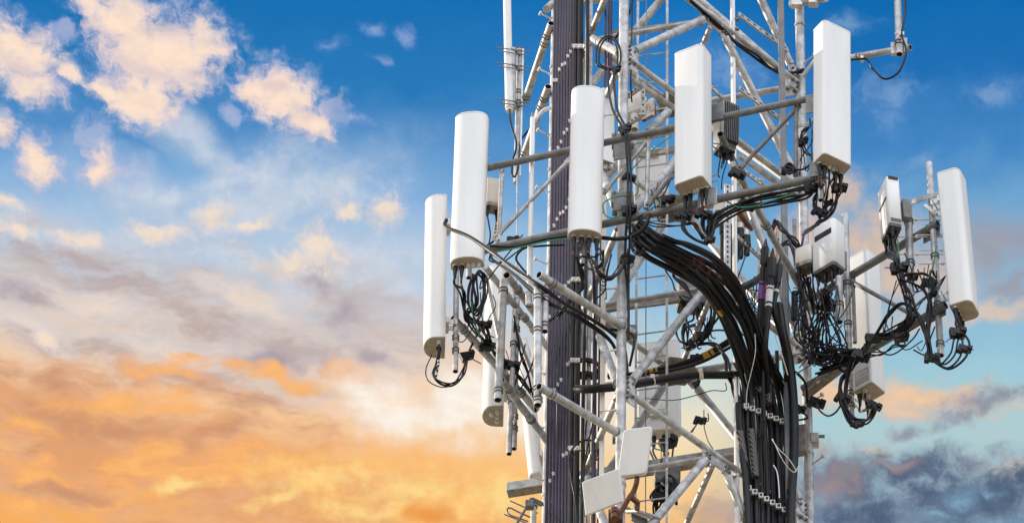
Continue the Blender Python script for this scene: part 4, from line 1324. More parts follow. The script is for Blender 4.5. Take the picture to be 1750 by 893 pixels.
radio('low1', 'round grey radio at the bottom of the mast beneath the steel beam', (1140, 832), (1141, 802), 0.6, 0.30, 0.2, 0, 'dull', base='fin', conns=4)

# rust streaked box in its angle iron cradle
rb = thing('junction_box', at(1090, 206, -0.9), 'rust streaked white box in a slotted angle cradle behind the front leg', 'junction box')
bu = Vector((0.90, -0.44, 0))
bn = Vector((-0.44, -0.90, 0))
MB().box((1084, 182, -0.9), (bu, bn, Z), (0.24, 0.20, 0.36)).build('body', 'rustbox', rb, bevel=0.01)
MB().box((1108, 186, -1.0), (bu, bn, Z), (0.16, 0.02, 0.30)).build('side_plate', 'rustbox', rb)
for (a, b_) in (((1071, 166, -1.2), (1101, 144, -1.25)), ((1071, 214, -1.2), (1101, 194, -1.25)), ((1099, 144, -1.27), (1099, 198, -1.27))):
    s = MB().bar(a, b_, 0.045, 0.05)
    p0, p1 = P(a), P(b_)
    for k in range(5):
        s.box(p0 + (p1 - p0) * ((k + 0.5) / 5) + Vector((0, -0.026, 0)), (X, Y, Z), (0.02, 0.012, 0.02), 1)
    s.build('slotted_angle', ['galv', 'hole'], rb)
MB().bar((1101, 206, -1.2), (1119, 196, -0.95), 0.05, 0.03).build('rusty_foot', 'rust', rb)
MB().bar((1119, 197, -0.95), (1118, 178, -0.95), 0.03, 0.03).build('rusty_foot', 'rust', rb)
MB().tube((1084, 212, -1.0), (1084, 222, -1.0), 0.05, 14, open1=True).build('gland', 'cream', rb)
pipe('stay_tube', 'pale tube crossing behind the rust streaked box beside the front leg', 'tube', (1081, 137, -1.4), (1152, 185, -0.9), 0.036, 'galv', rings=())
pipe('stay_tube', 'grey tube climbing from the upper front rail behind the centre antenna', 'tube', (1108, 226, -0.9), (1142, 190, -0.7), 0.05, 'galv')

# plug cluster box under the front rail
pbx = thing('junction_box', at(1248, 372, 0.2), 'rust edged box with four black plugs hanging below, behind the perforated channels', 'junction box')
MB().box((1250, 366, 0.2), (X, Y, Z), (0.42, 0.3, 0.16)).build('body', 'rustbox', pbx, bevel=0.01)
MB().bar((1262, 362, -0.1), (1284, 392, 0.2), 0.05, 0.05).build('rusty_foot', 'rust', pbx)
for (x, y0, y1) in ((1235, 377, 520), (1251, 380, 520), (1265, 386, 440), (1276, 398, 435)):
    MB().tube((x, y0 - 3, -0.05), (x, y0 + 6, -0.05), 0.042, 12).build('plug_collar', 'zinc', pbx)
    MB().tube((x, y0 + 6, -0.05), (x + 1, y0 + 22, -0.05), 0.046, 12).tube((x + 1, y0 + 22, -0.05), (x, y1, -0.05), 0.036, 12).build('plug', 'black', pbx)
cable('black hose bending left to right behind the white rail at mid height', [(1267, 492, -0.05), (1280, 486, 0), (1294, 478, 0.05), (1304, 470, 0.1)], 0.045, 'black', None, 'hose', 'hose', n=12)
cable('black sleeve standing beside the grey pole at mid height', [(1358, 500, 0.2), (1358, 520, 0.2), (1357, 545, 0.2)], 0.040, 'black', None, 'hose', 'hose', n=12)
cable('copper coloured cable dropping behind the leaning stay arm', [(1327, 384, -0.1), (1329, 410, -0.1), (1327, 440, -0.1), (1325, 470, -0.1)], 0.018, 'copper')
tag(MB().box((1358, 402, 0.3), (X, Y, Z), (0.05, 0.06, 0.5)).build('bracket_post', 'brown', bevel=0.006), 'dull brown post beside the right mast leg at mid height', 'post')

# ------------------------------------------------------------------ the two flat antennas at the bottom
def slab(label, corners, D0, dD, th, rcorner, mat, name='flat_antenna'):
    """a thin flat antenna given by its four front corners (clockwise from upper left)"""
    c4 = [at(x, y, D0 + dd) for (x, y), dd in zip(corners, dD)]
    c4[2] = c4[1] + c4[3] - c4[0]
    nrm = (c4[1] - c4[0]).cross(c4[3] - c4[0]).normalized()
    if nrm.y > 0:
        nrm = -nrm
    root = thing(name, (c4[2] + c4[3]) / 2, label, 'antenna')

    def out(s):
        cen = sum(c4, Vector()) / 4
        pts = []
        for i in range(4):
            a, b_, c_ = c4[i - 1], c4[i], c4[(i + 1) % 4]
            e0, e1 = (a - b_), (c_ - b_)
            r0, r1 = e0.normalized() * rcorner, e1.normalized() * rcorner
            for k in range(5):
                t = k / 4
                q = (b_ + r0) * (1 - t) ** 2 + b_ * (2 * t * (1 - t)) + (b_ + r1) * t ** 2
                pts.append(cen + (q - cen) * s)
        return pts
    b = MB()
    rs = [[p + nrm * 0 for p in out(0.96)], [p - nrm * 0.012 for p in out(1.0)], [p - nrm * th for p in out(1.0)]]
    b.rings(rs)
    b.cap(rs[0])
    b.cap(rs[-1])
    b.build('radome', mat, root)
    MB().box(sum(c4, Vector()) / 4 - nrm * (th + 0.03), ((c4[1] - c4[0]).normalized(), nrm, nrm.cross((c4[1] - c4[0]).normalized())), (0.16, 0.06, 0.16)).build('back_bracket', 'rust', root, bevel=0.01)
    return root


slab('upright white flat antenna at the foot of the mast, tilted and rounded', [(1066, 733), (1115, 727), (1106, 806), (1055, 814)], -2.25, [0, -0.04, 0.28, 0.24], 0.085, 0.05, 'white')
slab('larger cream white flat antenna lying tilted below the upright one', [(994, 823), (1057, 799), (1068, 853), (1000, 880)], -2.15, [0.0, -0.22, -0.04, 0.2], 0.05, 0.012, 'white')
cable('rusty bent pipe carrying the two flat white antennas at the bottom', [(1088, 812, -1.95), (1088, 822, -1.95), (1083, 838, -1.9), (1075, 850, -1.88), (1068, 862, -1.85), (1058, 880, -1.8), (1050, 900, -1.75)], 0.030, 'rust', None, 'bent_pipe', 'pipe', n=12)
tag(MB().bar((1074, 845, -1.9), (1090, 858, -1.8), 0.05, 0.05).bar((1090, 857, -1.8), (1089, 872, -1.75), 0.05, 0.05).build('rusty_bracket', 'rust', bevel=0.006), 'rusty angled bracket branching right from the bent pipe', 'bracket')
tag(MB().box((1052, 885, -1.8), (X, Y, Z), (0.16, 0.14, 0.16)).tube((1050, 871, -1.9), (1050, 878, -1.95), 0.05, 14, open0=True).build('rusty_joint', 'rust', bevel=0.01), 'rusty swivel joint at the lower edge under the flat antennas', 'joint')
tb2 = thing('equipment_tray', at(1098, 880, -1.4), 'grey folded steel tray beside the rusty bracket at the bottom', 'tray')
MB().bar((1076, 872, -1.5), (1118, 884, -1.3), 0.28, 0.03, up=Vector((0.1, -0.6, 0.8))).build('tray_plate', 'galv', tb2, bevel=0.006)
MB().bar((1078, 882, -1.5), (1106, 893, -1.35), 0.02, 0.10).build('tray_side', 'dull', tb2)

# yagi antenna at the lower left corner of the mast
yg = thing('yagi_antenna', at(905, 893, 0.2), 'small dark yagi antenna with folded loop at the lower left of the mast', 'antenna')
boom0, boom1 = (882, 896, 0.0), (902, 862, 0.9)
MB().tube(boom0, boom1, 0.016, 10).build('boom', 'dark', yg)
for (a, b_) in (((872, 855, 0.8), (919, 876, 0.8)), ((862, 878, 0.1), (900, 893, 0.1))):
    MB().tube((a[0], a[1], a[2]), (b_[0], b_[1], b_[2]), 0.008, 8).build('element', 'dark', yg)
lp = [(906, 883, 0.5), (886, 874, 0.5), (872, 867, 0.5), (867, 869, 0.5), (868, 875, 0.5), (874, 880, 0.5), (888, 885, 0.5), (902, 890, 0.5)]
MB().path(spline(lp), 0.010, 8).build('folded_element', 'dark', yg)
pipe('mounting_pipe', 'tan stub pipe holding the little yagi antenna', 'pipe', (911, 900, 0.7), (912, 862, 0.7), 0.036, 'cream', rings=(0.9,))
tag(MB().bar((908, 853, 0.6), (926, 861, 0.9), 0.05, 0.05).box((905, 862, 0.5), (X, Y, Z), (0.10, 0.08, 0.10)).build('yagi_clamp', 'dull', bevel=0.006), 'dark clamp fixing the little yagi antenna to its stub', 'clamp')


# ------------------------------------------------------------------ jumpers, ties and loops
random.seed(23)


def J(v, s):
    return Vector((v.x + random.uniform(-s, s), v.y + random.uniform(-s, s), v.z + random.uniform(-s, s)))


def run(label, group, start, via, r=0.0125, n=1, spread=0.03, mat='cable', marks=(), straight=0.10):
    """n jumpers from world points in start through the given pixel points"""
    for k in range(n):
        s0 = start[k % len(start)] if isinstance(start, list) else start
        pts = []
        if isinstance(s0, Vector):
            pts = [s0 + Z * 0.02, s0 - Z * straight]
        else:
            pts = [P(s0)]
        for p in via:
            pts.append(J(P(p), spread))
        cable(label, pts, r * random.uniform(0.85, 1.15), mat, group, 'jumper_cable', marks=marks(k) if callable(marks) else marks, sub=7, n=7)


def red(k):
    a = 0.08 + random.uniform(0, 0.05)
    return [(a, a + 0.03, 'red'), (a + 0.05, a + 0.07, 'tape')] if k % 2 else [(a + 0.02, a + 0.05, 'red')]


def tieblock(label, px, py, D, s=1.0, stud=None, mat='black'):
    """a stack of black snap hangers gripping several cables, with its threaded stud"""
    c_ = at(px, py, D)
    o = thing('cable_hanger', c_, label, 'cable hanger', 'black snap hangers gripping the jumper cables')
    b = MB()
    a0 = random.uniform(-0.6, 0.6)
    u = Vector((math.cos(a0), 0.2, math.sin(a0))).normalized()
    v = u.cross(Y).normalized()
    w = u.cross(v)
    b.box(c_, (u, w, v), (0.10 * s, 0.07 * s, 0.075 * s))
    b.box(c_ + u * 0.055 * s + v * 0.02, (u, w, v), (0.06 * s, 0.10 * s, 0.05 * s))
    b.box(c_ - u * 0.05 * s - v * 0.015, (u, w, v), (0.05 * s, 0.06 * s, 0.11 * s))
    b.box(c_ + v * 0.05 * s - w * 0.03, (u, w, v), (0.07 * s, 0.05 * s, 0.04 * s))
    b.build('grip', mat, o, bevel=0.006)
    if stud:
        MB().tube(c_, at(stud[0], stud[1], D), 0.0075, 6).build('stud', 'dull' if random.random() < 0.6 else 'magenta', o)
    return o


def nearlabel(x):
    return 'black snap hanger ' + x


for (px, py, D, s, st_, lab) in (
        (1052, 119, -1.9, 0.9, (1035, 112), 'below the looped cables at the top of the front leg'),
        (1068, 221, -2.15, 1.0, None, 'on the twin cables just above the upper front rail'),
        (1075, 303, -2.1, 0.9, None, 'with green wires between the two front rails'),
        (1074, 359, -2.15, 1.1, None, 'where the twin cables meet the lower front rail'),
        (1072, 443, -2.0, 1.0, None, 'with fine loops on the front leg below the rail'),
        (1141, 341, -2.3, 1.0, (1139, 352), 'standing alone on the lower front rail'),
        (1168, 368, -2.5, 1.1, (1158, 364), 'left below the large centre antenna'),
        (1202, 366, -2.55, 1.1, None, 'under the steel plate of the large centre antenna'),
        (1212, 410, -2.45, 0.8, None, 'at the bottom of the loop under the centre antenna'),
        (1260, 297, -2.4, 1.1, None, 'at the foot of the dark strut on the front rail'),
        (1275, 350, -2.4, 1.2, None, 'on the cables slung below the lower front rail'),
        (1386, 322, -2.75, 1.1, None, 'below the right end of the lower front rail'),
        (1434, 321, -2.75, 1.1, (1447, 316), 'on the outer cables under the tallest antenna'),
        (1416, 347, -2.7, 0.7, (1432, 346), 'small and grey in the loops under the tallest antenna'),
        (1400, 362, -2.7, 1.0, None, 'at the lowest point of the loops under the tallest antenna'),
        (1371, 242, -2.4, 0.9, (1360, 250), 'left of the tallest antenna at half height'),
        (1345, 291, -2.5, 0.9, None, 'beside the black coil on the lower front rail'),
        (1536, 458, -1.2, 1.3, (1512, 457), 'below the slim white radio'),
        (1587, 484, -1.0, 1.1, None, 'beside the bare tipped pipe at half height'),
        (1594, 503, -1.0, 0.7, None, 'just under another beside the bare tipped pipe'),
        (1559, 474, -1.0, 0.8, None, 'wrapped on the thin pipe under the slim radio'),
        (1636, 568, -1.25, 1.2, (1616, 584), 'close under the plugs of the farthest right antenna'),
        (1648, 596, -1.25, 1.0, (1664, 597), 'lowest on the drooping loops at far right'),
        (1592, 611, -1.1, 1.1, (1583, 615), 'at the foot of the bare tipped pipe'),
        (1492, 578, -0.7, 1.2, (1484, 581), 'on the lower right arm, left one of two'),
        (1540, 577, -0.9, 1.1, None, 'on the lower right arm, right one of two'),
        (1470, 608, -0.7, 1.3, None, 'hanging in front of the label antenna'),
        (1413, 520, -0.5, 1.4, None, 'in the nest of cables under the square radio'),
        (1394, 614, -0.1, 1.1, (1410, 632), 'with a red end near the right mast leg'),
        (1395, 688, 0.3, 1.2, None, 'on the right mast leg below the right arms'),
        (1364, 698, 0.2, 1.0, None, 'left of the right mast leg below the right arms'),
        (1440, 680, -0.4, 1.1, None, 'on the hanging loop left of the label antenna'),
        (1494, 693, -0.35, 1.0, (1502, 700), 'under the plugs of the label antenna'),
        (1468, 724, -0.4, 0.8, None, 'at the bottom of the hanging loop left of the label antenna'),
        (798, 608, -0.6, 1.1, (822, 621), 'beside the open pipe at far left'),
        (832, 592, -0.4, 1.1, (853, 596), 'on the left hand frame under the looped cables'),
        (872, 624, 0.1, 1.2, (898, 614), 'on the thin pipe beside the lower left antenna'),
        (828, 555, -0.6, 1.0, None, 'under the coiled loops of the second antenna'),
        (1196, 718, 0.4, 0.9, (1180, 738), 'hanging free in the gap low in the mast'),
        (1268, 628, -0.4, 1.4, None, 'at the left edge of the right cable run'),
        (1199, 573, 0.0, 1.0, None, 'in the loops under the finned radio'),
        (1142, 757, 1.4, 1.4, None, 'under the low far side antenna'),
        (1127, 850, 0.4, 1.0, None, 'below the round grey radio at the bottom'),
        (876, 410, -1.1, 0.9, None, 'on the lower front rail left of the slender whip'),
        (1190, 655, 0.6, 0.7, None, 'small below the star plate in the middle'),
        (1186, 610, 0.3, 0.7, None, 'small beneath the loops of the finned radio')):
    tieblock(nearlabel(lab), px, py, D, s, st_)

# --- second antenna from the left and its coiled loops
g_ = 'jumper cables under the second antenna from the left'
e = PAN['p805']['ends']
run('black jumper hanging from the second antenna from the left', g_, e[:2], [(790, 505, -1.2), (800, 545, -1.0), (826, 556, -0.6), (838, 590, -0.4)], n=4, spread=0.03,
    marks=lambda k: [(0.18, 0.22, 'yellow'), (0.25, 0.28, 'yellow')] if k == 1 else ())
for k in range(6):
    x, y, a, b_ = 817 + random.uniform(-4, 4), 500 + random.uniform(-6, 8), random.uniform(9, 15), random.uniform(30, 42)
    pts = [(x + a * math.sin(t * 2 * math.pi / 12) + 3 * math.cos(t * 2 * math.pi / 12), y - b_ * math.cos(t * 2 * math.pi / 12), -1.15 + 0.04 * math.sin(t)) for t in range(14)]
    cable('black cable coiled in tall loops under the second antenna from the left', pts, 0.0105, 'cable', g_, 'jumper_cable', sub=4, n=7)
run('black jumper hanging from the second antenna from the left', g_, [at(808, 470, -1.15), at(815, 468, -1.15)], [(815, 520, -1.1), (800, 535, -1.0), (812, 560, -0.7), (835, 592, -0.4)], n=3, spread=0.04)
run('black cable running down the left hand frame from the coiled loops', 'cables along the left hand frame', at(828, 556, -0.6),
    [(836, 590, -0.4), (852, 606, -0.2), (870, 624, 0.1), (890, 652, 0.2), (906, 668, 0.5), (915, 665, 0.6)], n=3, spread=0.03, r=0.014)
run('thin cable rising from the left frame behind the lower left pipes', 'cables along the left hand frame', at(915, 690, 0.5), [(904, 640, 0.3), (893, 610, 0.2), (882, 575, 0.1), (878, 540, 0.0)], n=2, spread=0.02, r=0.011)
cable('green wire tangled in the coiled loops of the second antenna', [(806, 515, -1.2), (808, 535, -1.15), (814, 560, -1.0), (825, 585, -0.7)], 0.008, 'green', None, 'wire', 'wire')
# --- far left antenna
e = PAN['p742']['ends']
g_ = 'looping jumpers of the farthest left antenna'
run('blue black cable drooping in a wide loop beneath the farthest left antenna', g_, [e[0], e[1], e[2], e[1]],
    [(741, 640, -1.05), (752, 655, -1.0), (772, 657, -0.95), (790, 640, -0.8), (798, 610, -0.6), (806, 590, -0.5), (822, 560, -0.4)], n=3, spread=0.02, r=0.011)
cable('thinnest outer loop beneath the farthest left antenna', [(738, 606, -1.0), (728, 630, -1.1), (732, 650, -1.1), (755, 661, -1.05), (778, 655, -0.95), (794, 638, -0.8), (800, 610, -0.6)], 0.007, 'cable', g_, 'jumper_cable')
cable('white dashed tape tail on the plug of the farthest left antenna', [e[1] + Z * 0.01, e[1] - Z * 0.12, (745, 646, -1.02), (750, 653, -1.0)], 0.012, 'cable', None, 'jumper_cable', marks=bands(0.1, 0.9, 6, 'tape'), sub=10)
# --- slanting cable at left
run('stiff black cable slanting from the farthest left antenna onto the upper pale arm', 'cables strapped to the upper pale arm', at(763, 377, -2.1),
    [(800, 402, -2.25), (842, 432, -2.4), (885, 462, -2.65), (925, 492, -2.78), (960, 516, -2.42), (1000, 538, -2.05), (1040, 566, -1.8), (1064, 590, -1.7), (1071, 640, -1.7)], n=2, spread=0.012, r=0.021, mat='black')
run('black cable sagging under the upper pale arm toward the front leg', 'cables strapped to the upper pale arm', at(842, 432, -1.9), [(880, 470, -2.3), (930, 512, -2.7), (985, 540, -2.1), (1038, 575, -1.8), (1056, 604, -1.7), (1064, 650, -1.7)], n=2, spread=0.02, r=0.016)
cable('black cable hooking round the end of the upper pale arm', [(1040, 562, -1.8), (1068, 566, -1.75), (1083, 574, -1.8), (1083, 592, -1.8), (1076, 625, -1.7)], 0.016)
run('thin black cable crossing behind the slender whip below the front rail', 'thin cables left of the cable bundle', at(838, 435, -1.2), [(858, 445, -1.1), (880, 432, -1.1), (905, 414, -1.0)], n=1, r=0.009, spread=0.01)
run('thin black cable crossing behind the slender whip below the front rail', 'thin cables left of the cable bundle', at(822, 482, -1.1), [(845, 460, -1.1), (870, 430, -1.1), (893, 402, -1.0)], n=1, r=0.008, spread=0.01)
cable('black cable arching from the front rail to the pale twin pipes', [(965, 418, -1.6), (925, 420, -1.6), (896, 424, -1.5), (882, 440, -1.5), (890, 455, -1.5), (903, 470, -1.6), (922, 496, -2.5), (950, 506, -2.4)], 0.013)
cable('black cable following the lower front rail past the slender whip', [(838, 420, DA(838) - 0.08), (880, 421, DA(880) - 0.08), (930, 409, DA(930) - 0.09), (980, 402, DA(980) - 0.08)], 0.014)
cable('green earth wire lying along the lower front rail left of the bundle', [(838, 432, DA(838) - 0.09), (880, 424, DA(880) - 0.09), (935, 412, DA(935) - 0.10), (970, 408, DA(970) - 0.09)], 0.008, 'green', None, 'wire', 'wire')
cable('tail of cable under the small cream radio on the left', [PAN['pink']['ends'][1], (846, 400, -1.4), (843, 412, -1.4), (832, 420, -1.4), (834, 430, -1.4), (850, 434, -1.4)], 0.013, 'cable', None, 'jumper_cable', marks=bands(0.05, 0.25, 4, 'yellow'), sub=10)
cable('slim tail of cable beside the yellow banded one under the small cream radio', [PAN['pink']['ends'][0], (838, 400, -1.4), (836, 420, -1.4), (846, 436, -1.4)], 0.009)
# --- thick whip tail
cable('black tail of the thick white whip swinging to the thin pipe', [(871, 188, 2.36), (872, 204, 2.3), (876, 222, 2.3), (882, 240, 2.3), (882, 252, 2.3), (880, 262, 2.3), (876, 275, 2.3), (875, 290, 2.3), (876, 300, 2.3), (882, 300, 2.3), (886, 280, 2.3), (888, 255, 2.35), (890, 240, 2.4), (907, 218, 2.3)], 0.013)
# --- bow fronted antenna in the middle
e = PAN['p1003']['ends']
g_ = 'jumpers hanging from the bow fronted antenna'
run('black jumper dropping from the bow fronted antenna into the bundle', g_, [e[0], e[1]], [(986, 445, -2.2), (996, 470, -1.9), (992, 496, -1.6), (978, 510, -1.4), (955, 540, -1.0)], n=3, spread=0.03, marks=red)
run('black jumper looping right from the bow fronted antenna to the front leg', g_, [e[1], e[2], e[3]], [(1012, 445, -2.2), (1022, 468, -2.2), (1042, 474, -2.15), (1060, 462, -2.1), (1070, 445, -2.05)], n=4, spread=0.03, marks=red)
run('black jumper swinging in a small loop right of the bow fronted antenna', g_, [e[3], at(1020, 410, -1.8)], [(1031, 430, -1.9), (1032, 448, -1.9), (1020, 458, -1.9), (1004, 455, -1.8), (996, 440, -1.7)], n=2, spread=0.02)
run('dark cable dropping straight past the bow fronted antenna', g_, [e[3], e[2]], [(1014, 470, -1.4), (1016, 560, -0.9), (1016, 660, -0.85), (1014, 760, -0.85), (1012, 930, -0.85)], n=2, spread=0.01, r=0.018, mat='plum')
for k in range(2):
    pts = [(1071 + (9 + 3 * k) * math.cos(t * math.pi / 6), 446 + (12 + 2 * k) * math.sin(t * math.pi / 6), -2.06) for t in range(13)]
    cable('fine loop of wire round the hanger on the front leg', pts, 0.006, 'cable', 'fine wire loops on the front leg', 'wire', 'wire', sub=4, n=6)
# --- twin cables and loop at the top of the front leg
for k in range(2):
    rx, ry = 16 + 5 * k, 30 + 4 * k
    pts = [(1048 - 2 * k, 122, -1.9)] + [(1040 - rx * math.cos(t * math.pi / 8 - 0.5), 96 - ry * math.sin(t * math.pi / 8 - 0.5), -1.9) for t in range(11)] + [(1055 + k, 122, -1.9)]
    cable('black cable bent into a tall hoop left of the front leg near the top', pts, 0.012, 'cable', 'hooped cables near the top of the front leg', 'jumper_cable')
for k in range(2):
    o = 5 * k
    cable('one of twin black cables hanging down the front leg through both rails', [(1040 + 9 * k, 118, -1.92), (1040 + 10 * k, 150, -1.95), (1048 + 8 * k, 190, -2.05), (1066 + o, 222, -2.16), (1071 + o, 260, -2.18), (1073 + o, 305, -2.16), (1072 + o, 358, -2.2), (1069 + o * 1.4, 410, -2.05), (1068 + o * 1.3, 450, -2.0), (1074, 520, -1.9), (1074, 580, -1.85)],
          0.014, 'cable', 'twin cables hanging down the front leg')
cable('black cable slanting across the top of the front leg behind the ladder', [(1083, -40, -1.2), (1080, 5, -1.2), (1074, 25, -1.2), (1062, 50, -1.0), (1050, 68, -0.9)], 0.016)
cable('black cable dropping inside the front leg at the top', [(1081, -40, -1.3), (1080, 40, -1.3), (1079, 80, -1.4), (1078, 150, -1.4), (1080, 175, -1.3)], 0.010)
run('black cable slung below the upper right face brace', 'cables slung from the white rail to the right leg', at(1168, -20, -1.0), [(1200, 20, -0.8), (1240, 55, -0.5), (1262, 78, -0.4), (1290, 97, -0.1), (1320, 118, 0.1), (1345, 124, 0.3), (1372, 122, 0.4)], n=2, spread=0.025, r=0.016)
# --- green wires
for pts, lab in (([(1148, 232, -1.6), (1120, 252, -1.7), (1098, 270, -1.8), (1078, 292, -1.9), (1070, 300, -2.0)], 'green wire slanting from the centre antenna to the front leg hanger'),
                 ([(1097, 244, -1.6), (1086, 246, -1.7), (1078, 256, -1.8), (1074, 280, -1.9)], 'short green wire arching beside the front leg'),
                 ([(1032, 362, -2.2), (1031, 348, -2.2), (1042, 340, -2.2), (1060, 335, -2.15), (1078, 336, -2.1)], 'green wire arching left of the front leg above the rail'),
                 ([(1030, 362, -2.2), (1038, 370, -2.2), (1052, 372, -2.2), (1066, 364, -2.15)], 'green wire curled on the lower front rail left of the front leg'),
                 ([(1083, 312, -2.0), (1090, 318, -2.0), (1090, 328, -2.0), (1086, 334, -2.0)], 'green wire hooked right of the front leg hanger'),
                 ([(1112, 332, -2.0), (1124, 336, -2.0), (1129, 344, -2.1), (1128, 354, -2.2)], 'green wire dropping to the lower front rail by the ladder'),
                 ([(1245, 345, -2.4), (1262, 354, -2.45), (1290, 352, -2.5), (1320, 342, -2.6), (1355, 332, -2.7)], 'green wire slung under the right half of the lower front rail'),
                 ([(1534, 408, -1.25), (1537, 440, -1.2), (1545, 480, -1.1), (1556, 515, -1.0), (1560, 545, -1.0)], 'green wire falling from the slim white radio'),
                 ([(1600, 420, -1.0), (1596, 450, -1.0), (1590, 470, -1.0), (1592, 500, -1.0)], 'pale green wire near the bare tipped pipe'),
                 ([(1361, 605, 0.0), (1376, 603, -0.1), (1392, 606, -0.1), (1385, 622, -0.1), (1368, 634, 0.0), (1355, 640, 0.1)], 'green wire wrapped on the right mast leg'),
                 ([(1110, 755, 1.0), (1118, 765, 0.9), (1128, 768, 0.8), (1140, 768, 0.7)], 'pale green wire low in the mast above the steel beam')):
    cable(lab, pts, 0.008, 'green', None, 'wire', 'wire')
# --- centre antenna
q = PAN['p1185']
e = q['ends']
g_ = 'jumpers under the large centre antenna'
run('black jumper looping under the large centre antenna from its left plugs', g_, [e[0], e[1]], [(1168, 370, -2.5), (1168, 388, -2.5), (1180, 405, -2.5), (1200, 415, -2.45), (1213, 412, -2.45), (1216, 396, -2.45), (1222, 376, -2.4), (1240, 366, -2.4)], n=3, spread=0.025)
run('black jumper dropping under the large centre antenna from its right plugs', g_, [e[4], e[5]], [(1202, 366, -2.55), (1201, 385, -2.5), (1206, 405, -2.45), (1212, 410, -2.45), (1210, 392, -2.4), (1215, 375, -2.4), (1232, 360, -2.4)], n=3, spread=0.03, marks=red)
run('black cable curving under the rail from the centre antenna', g_, at(1172, 372, -2.5), [(1185, 382, -2.5), (1196, 396, -2.5), (1204, 408, -2.45)], n=3, spread=0.03, r=0.015)
run('thin black wire strung along the front rail left of the centre antenna', 'thin wires along the front rail', at(1168, 372, -2.4), [(1150, 381, -2.3), (1120, 384, -2.2), (1090, 380, -2.1)], n=2, spread=0.03, r=0.008)
run('thin black wire strung along the front rail left of the centre antenna', 'thin wires along the front rail', at(1136, 343, -2.3), [(1120, 352, -2.2), (1110, 362, -2.15), (1090, 372, -2.1)], n=1, spread=0.02, r=0.008)
tag(MB().box(at(1209, 337, DA(1209) - 0.10), (Vector((0.95, -0.3, 0)), Vector((0.3, 0.95, 0)), Z), (0.23, 0.016, 0.27)).build('steel_plate', 'galv', bevel=0.006), 'bright square steel plate right below the plugs of the centre antenna', 'plate')
cable('thick black cable passing level under the front rail by the front leg', [(1028, 406, -2.0), (1055, 408, -2.05), (1078, 404, -2.1), (1095, 395, -2.15), (1106, 380, -2.2), (1108, 366, -2.2)], 0.024, 'black')
run('black cable curling down from the front rail beside the thick arching cables', 'curls beside the arching cables', at(1082, 385, -2.1), [(1080, 412, -2.1), (1084, 428, -2.1), (1096, 434, -2.1), (1104, 430, -2.05)], n=3, spread=0.03, r=0.010)
run('thin black wire running down from the arching cables to the finned radio', 'thin wires down to the finned radio', at(1138, 452, -1.4), [(1150, 478, -0.8), (1160, 500, -0.2), (1172, 515, 0.2)], n=2, spread=0.05, r=0.009)
run('black cable slanting from the arching cables to the finned radio', 'thin wires down to the finned radio', at(1152, 462, -1.4), [(1168, 490, -0.8), (1182, 512, -0.2), (1192, 530, 0.1)], n=2, spread=0.04, r=0.016)
# --- cables slung along the lower front rail at right
g_ = 'cables slung along the right half of the lower front rail'
for k in range(6):
    y = k * 3.2
    cable('black cable slung under the right half of the lower front rail', [J(at(1396, 312 + y * 0.9, -2.75), 0.03), J(at(1378, 322 + y, -2.7), 0.03), J(at(1345, 328 + y, -2.62), 0.03), J(at(1310, 334 + y, -2.55), 0.03),
          J(at(1276, 342 + y, -2.45), 0.03), J(at(1240, 356 + y, -2.4), 0.03), J(at(1222, 368 + y * 1.5, -2.4), 0.03), J(at(1213, 392 + y, -2.4), 0.03)], 0.014, 'cable', g_, 'jumper_cable')
for k in range(3):
    pts = [(1349 + (9 - k) * math.cos(t * math.pi / 6 + k), 288 + (7 + k) * math.sin(t * math.pi / 6 + k), -2.62 - 0.02 * k) for t in range(14)]
    cable('small black coil of cable resting on the lower front rail left of the tallest antenna', pts, 0.013, 'cable', 'coiled cable on the front rail', 'jumper_cable', sub=4)
cable('thick black tail from the coil on the front rail to the tallest antenna', [(1335, 298, -2.6), (1342, 286, -2.62), (1360, 290, -2.65), (1375, 288, -2.6), (1386, 278, -2.6), (1388, 262, -2.5)], 0.014)
run('thin cable dangling left of the tallest antenna', 'thin cables left of the tallest antenna', at(1384, 205, -2.4), [(1372, 228, -2.4), (1372, 245, -2.4), (1380, 260, -2.4), (1388, 272, -2.45)], n=3, spread=0.03, r=0.010)
# --- tallest antenna loops
e = PAN['p1422']['ends']
g_ = 'jumpers looping under the tallest antenna'
run('black jumper looping steeply under the tallest antenna from its inner plugs', g_, [e[0], e[1]], [(1398, 322, -2.75), (1394, 345, -2.72), (1397, 362, -2.7), (1406, 370, -2.7), (1410, 352, -2.7)], n=4, spread=0.03, marks=red)
run('black jumper swinging wide under the tallest antenna from its outer plugs', g_, [e[4], e[5]], [(1434, 325, -2.75), (1430, 345, -2.72), (1420, 362, -2.7), (1410, 374, -2.7), (1400, 378, -2.65), (1385, 390, -2.2), (1374, 400, -1.2)], n=3, spread=0.03, marks=red)
run('black jumper swinging under the tallest antenna from its middle plugs', g_, [e[2], e[3]], [(1420, 315, -2.7), (1412, 340, -2.7), (1404, 362, -2.7), (1398, 372, -2.7)], n=2, spread=0.03)
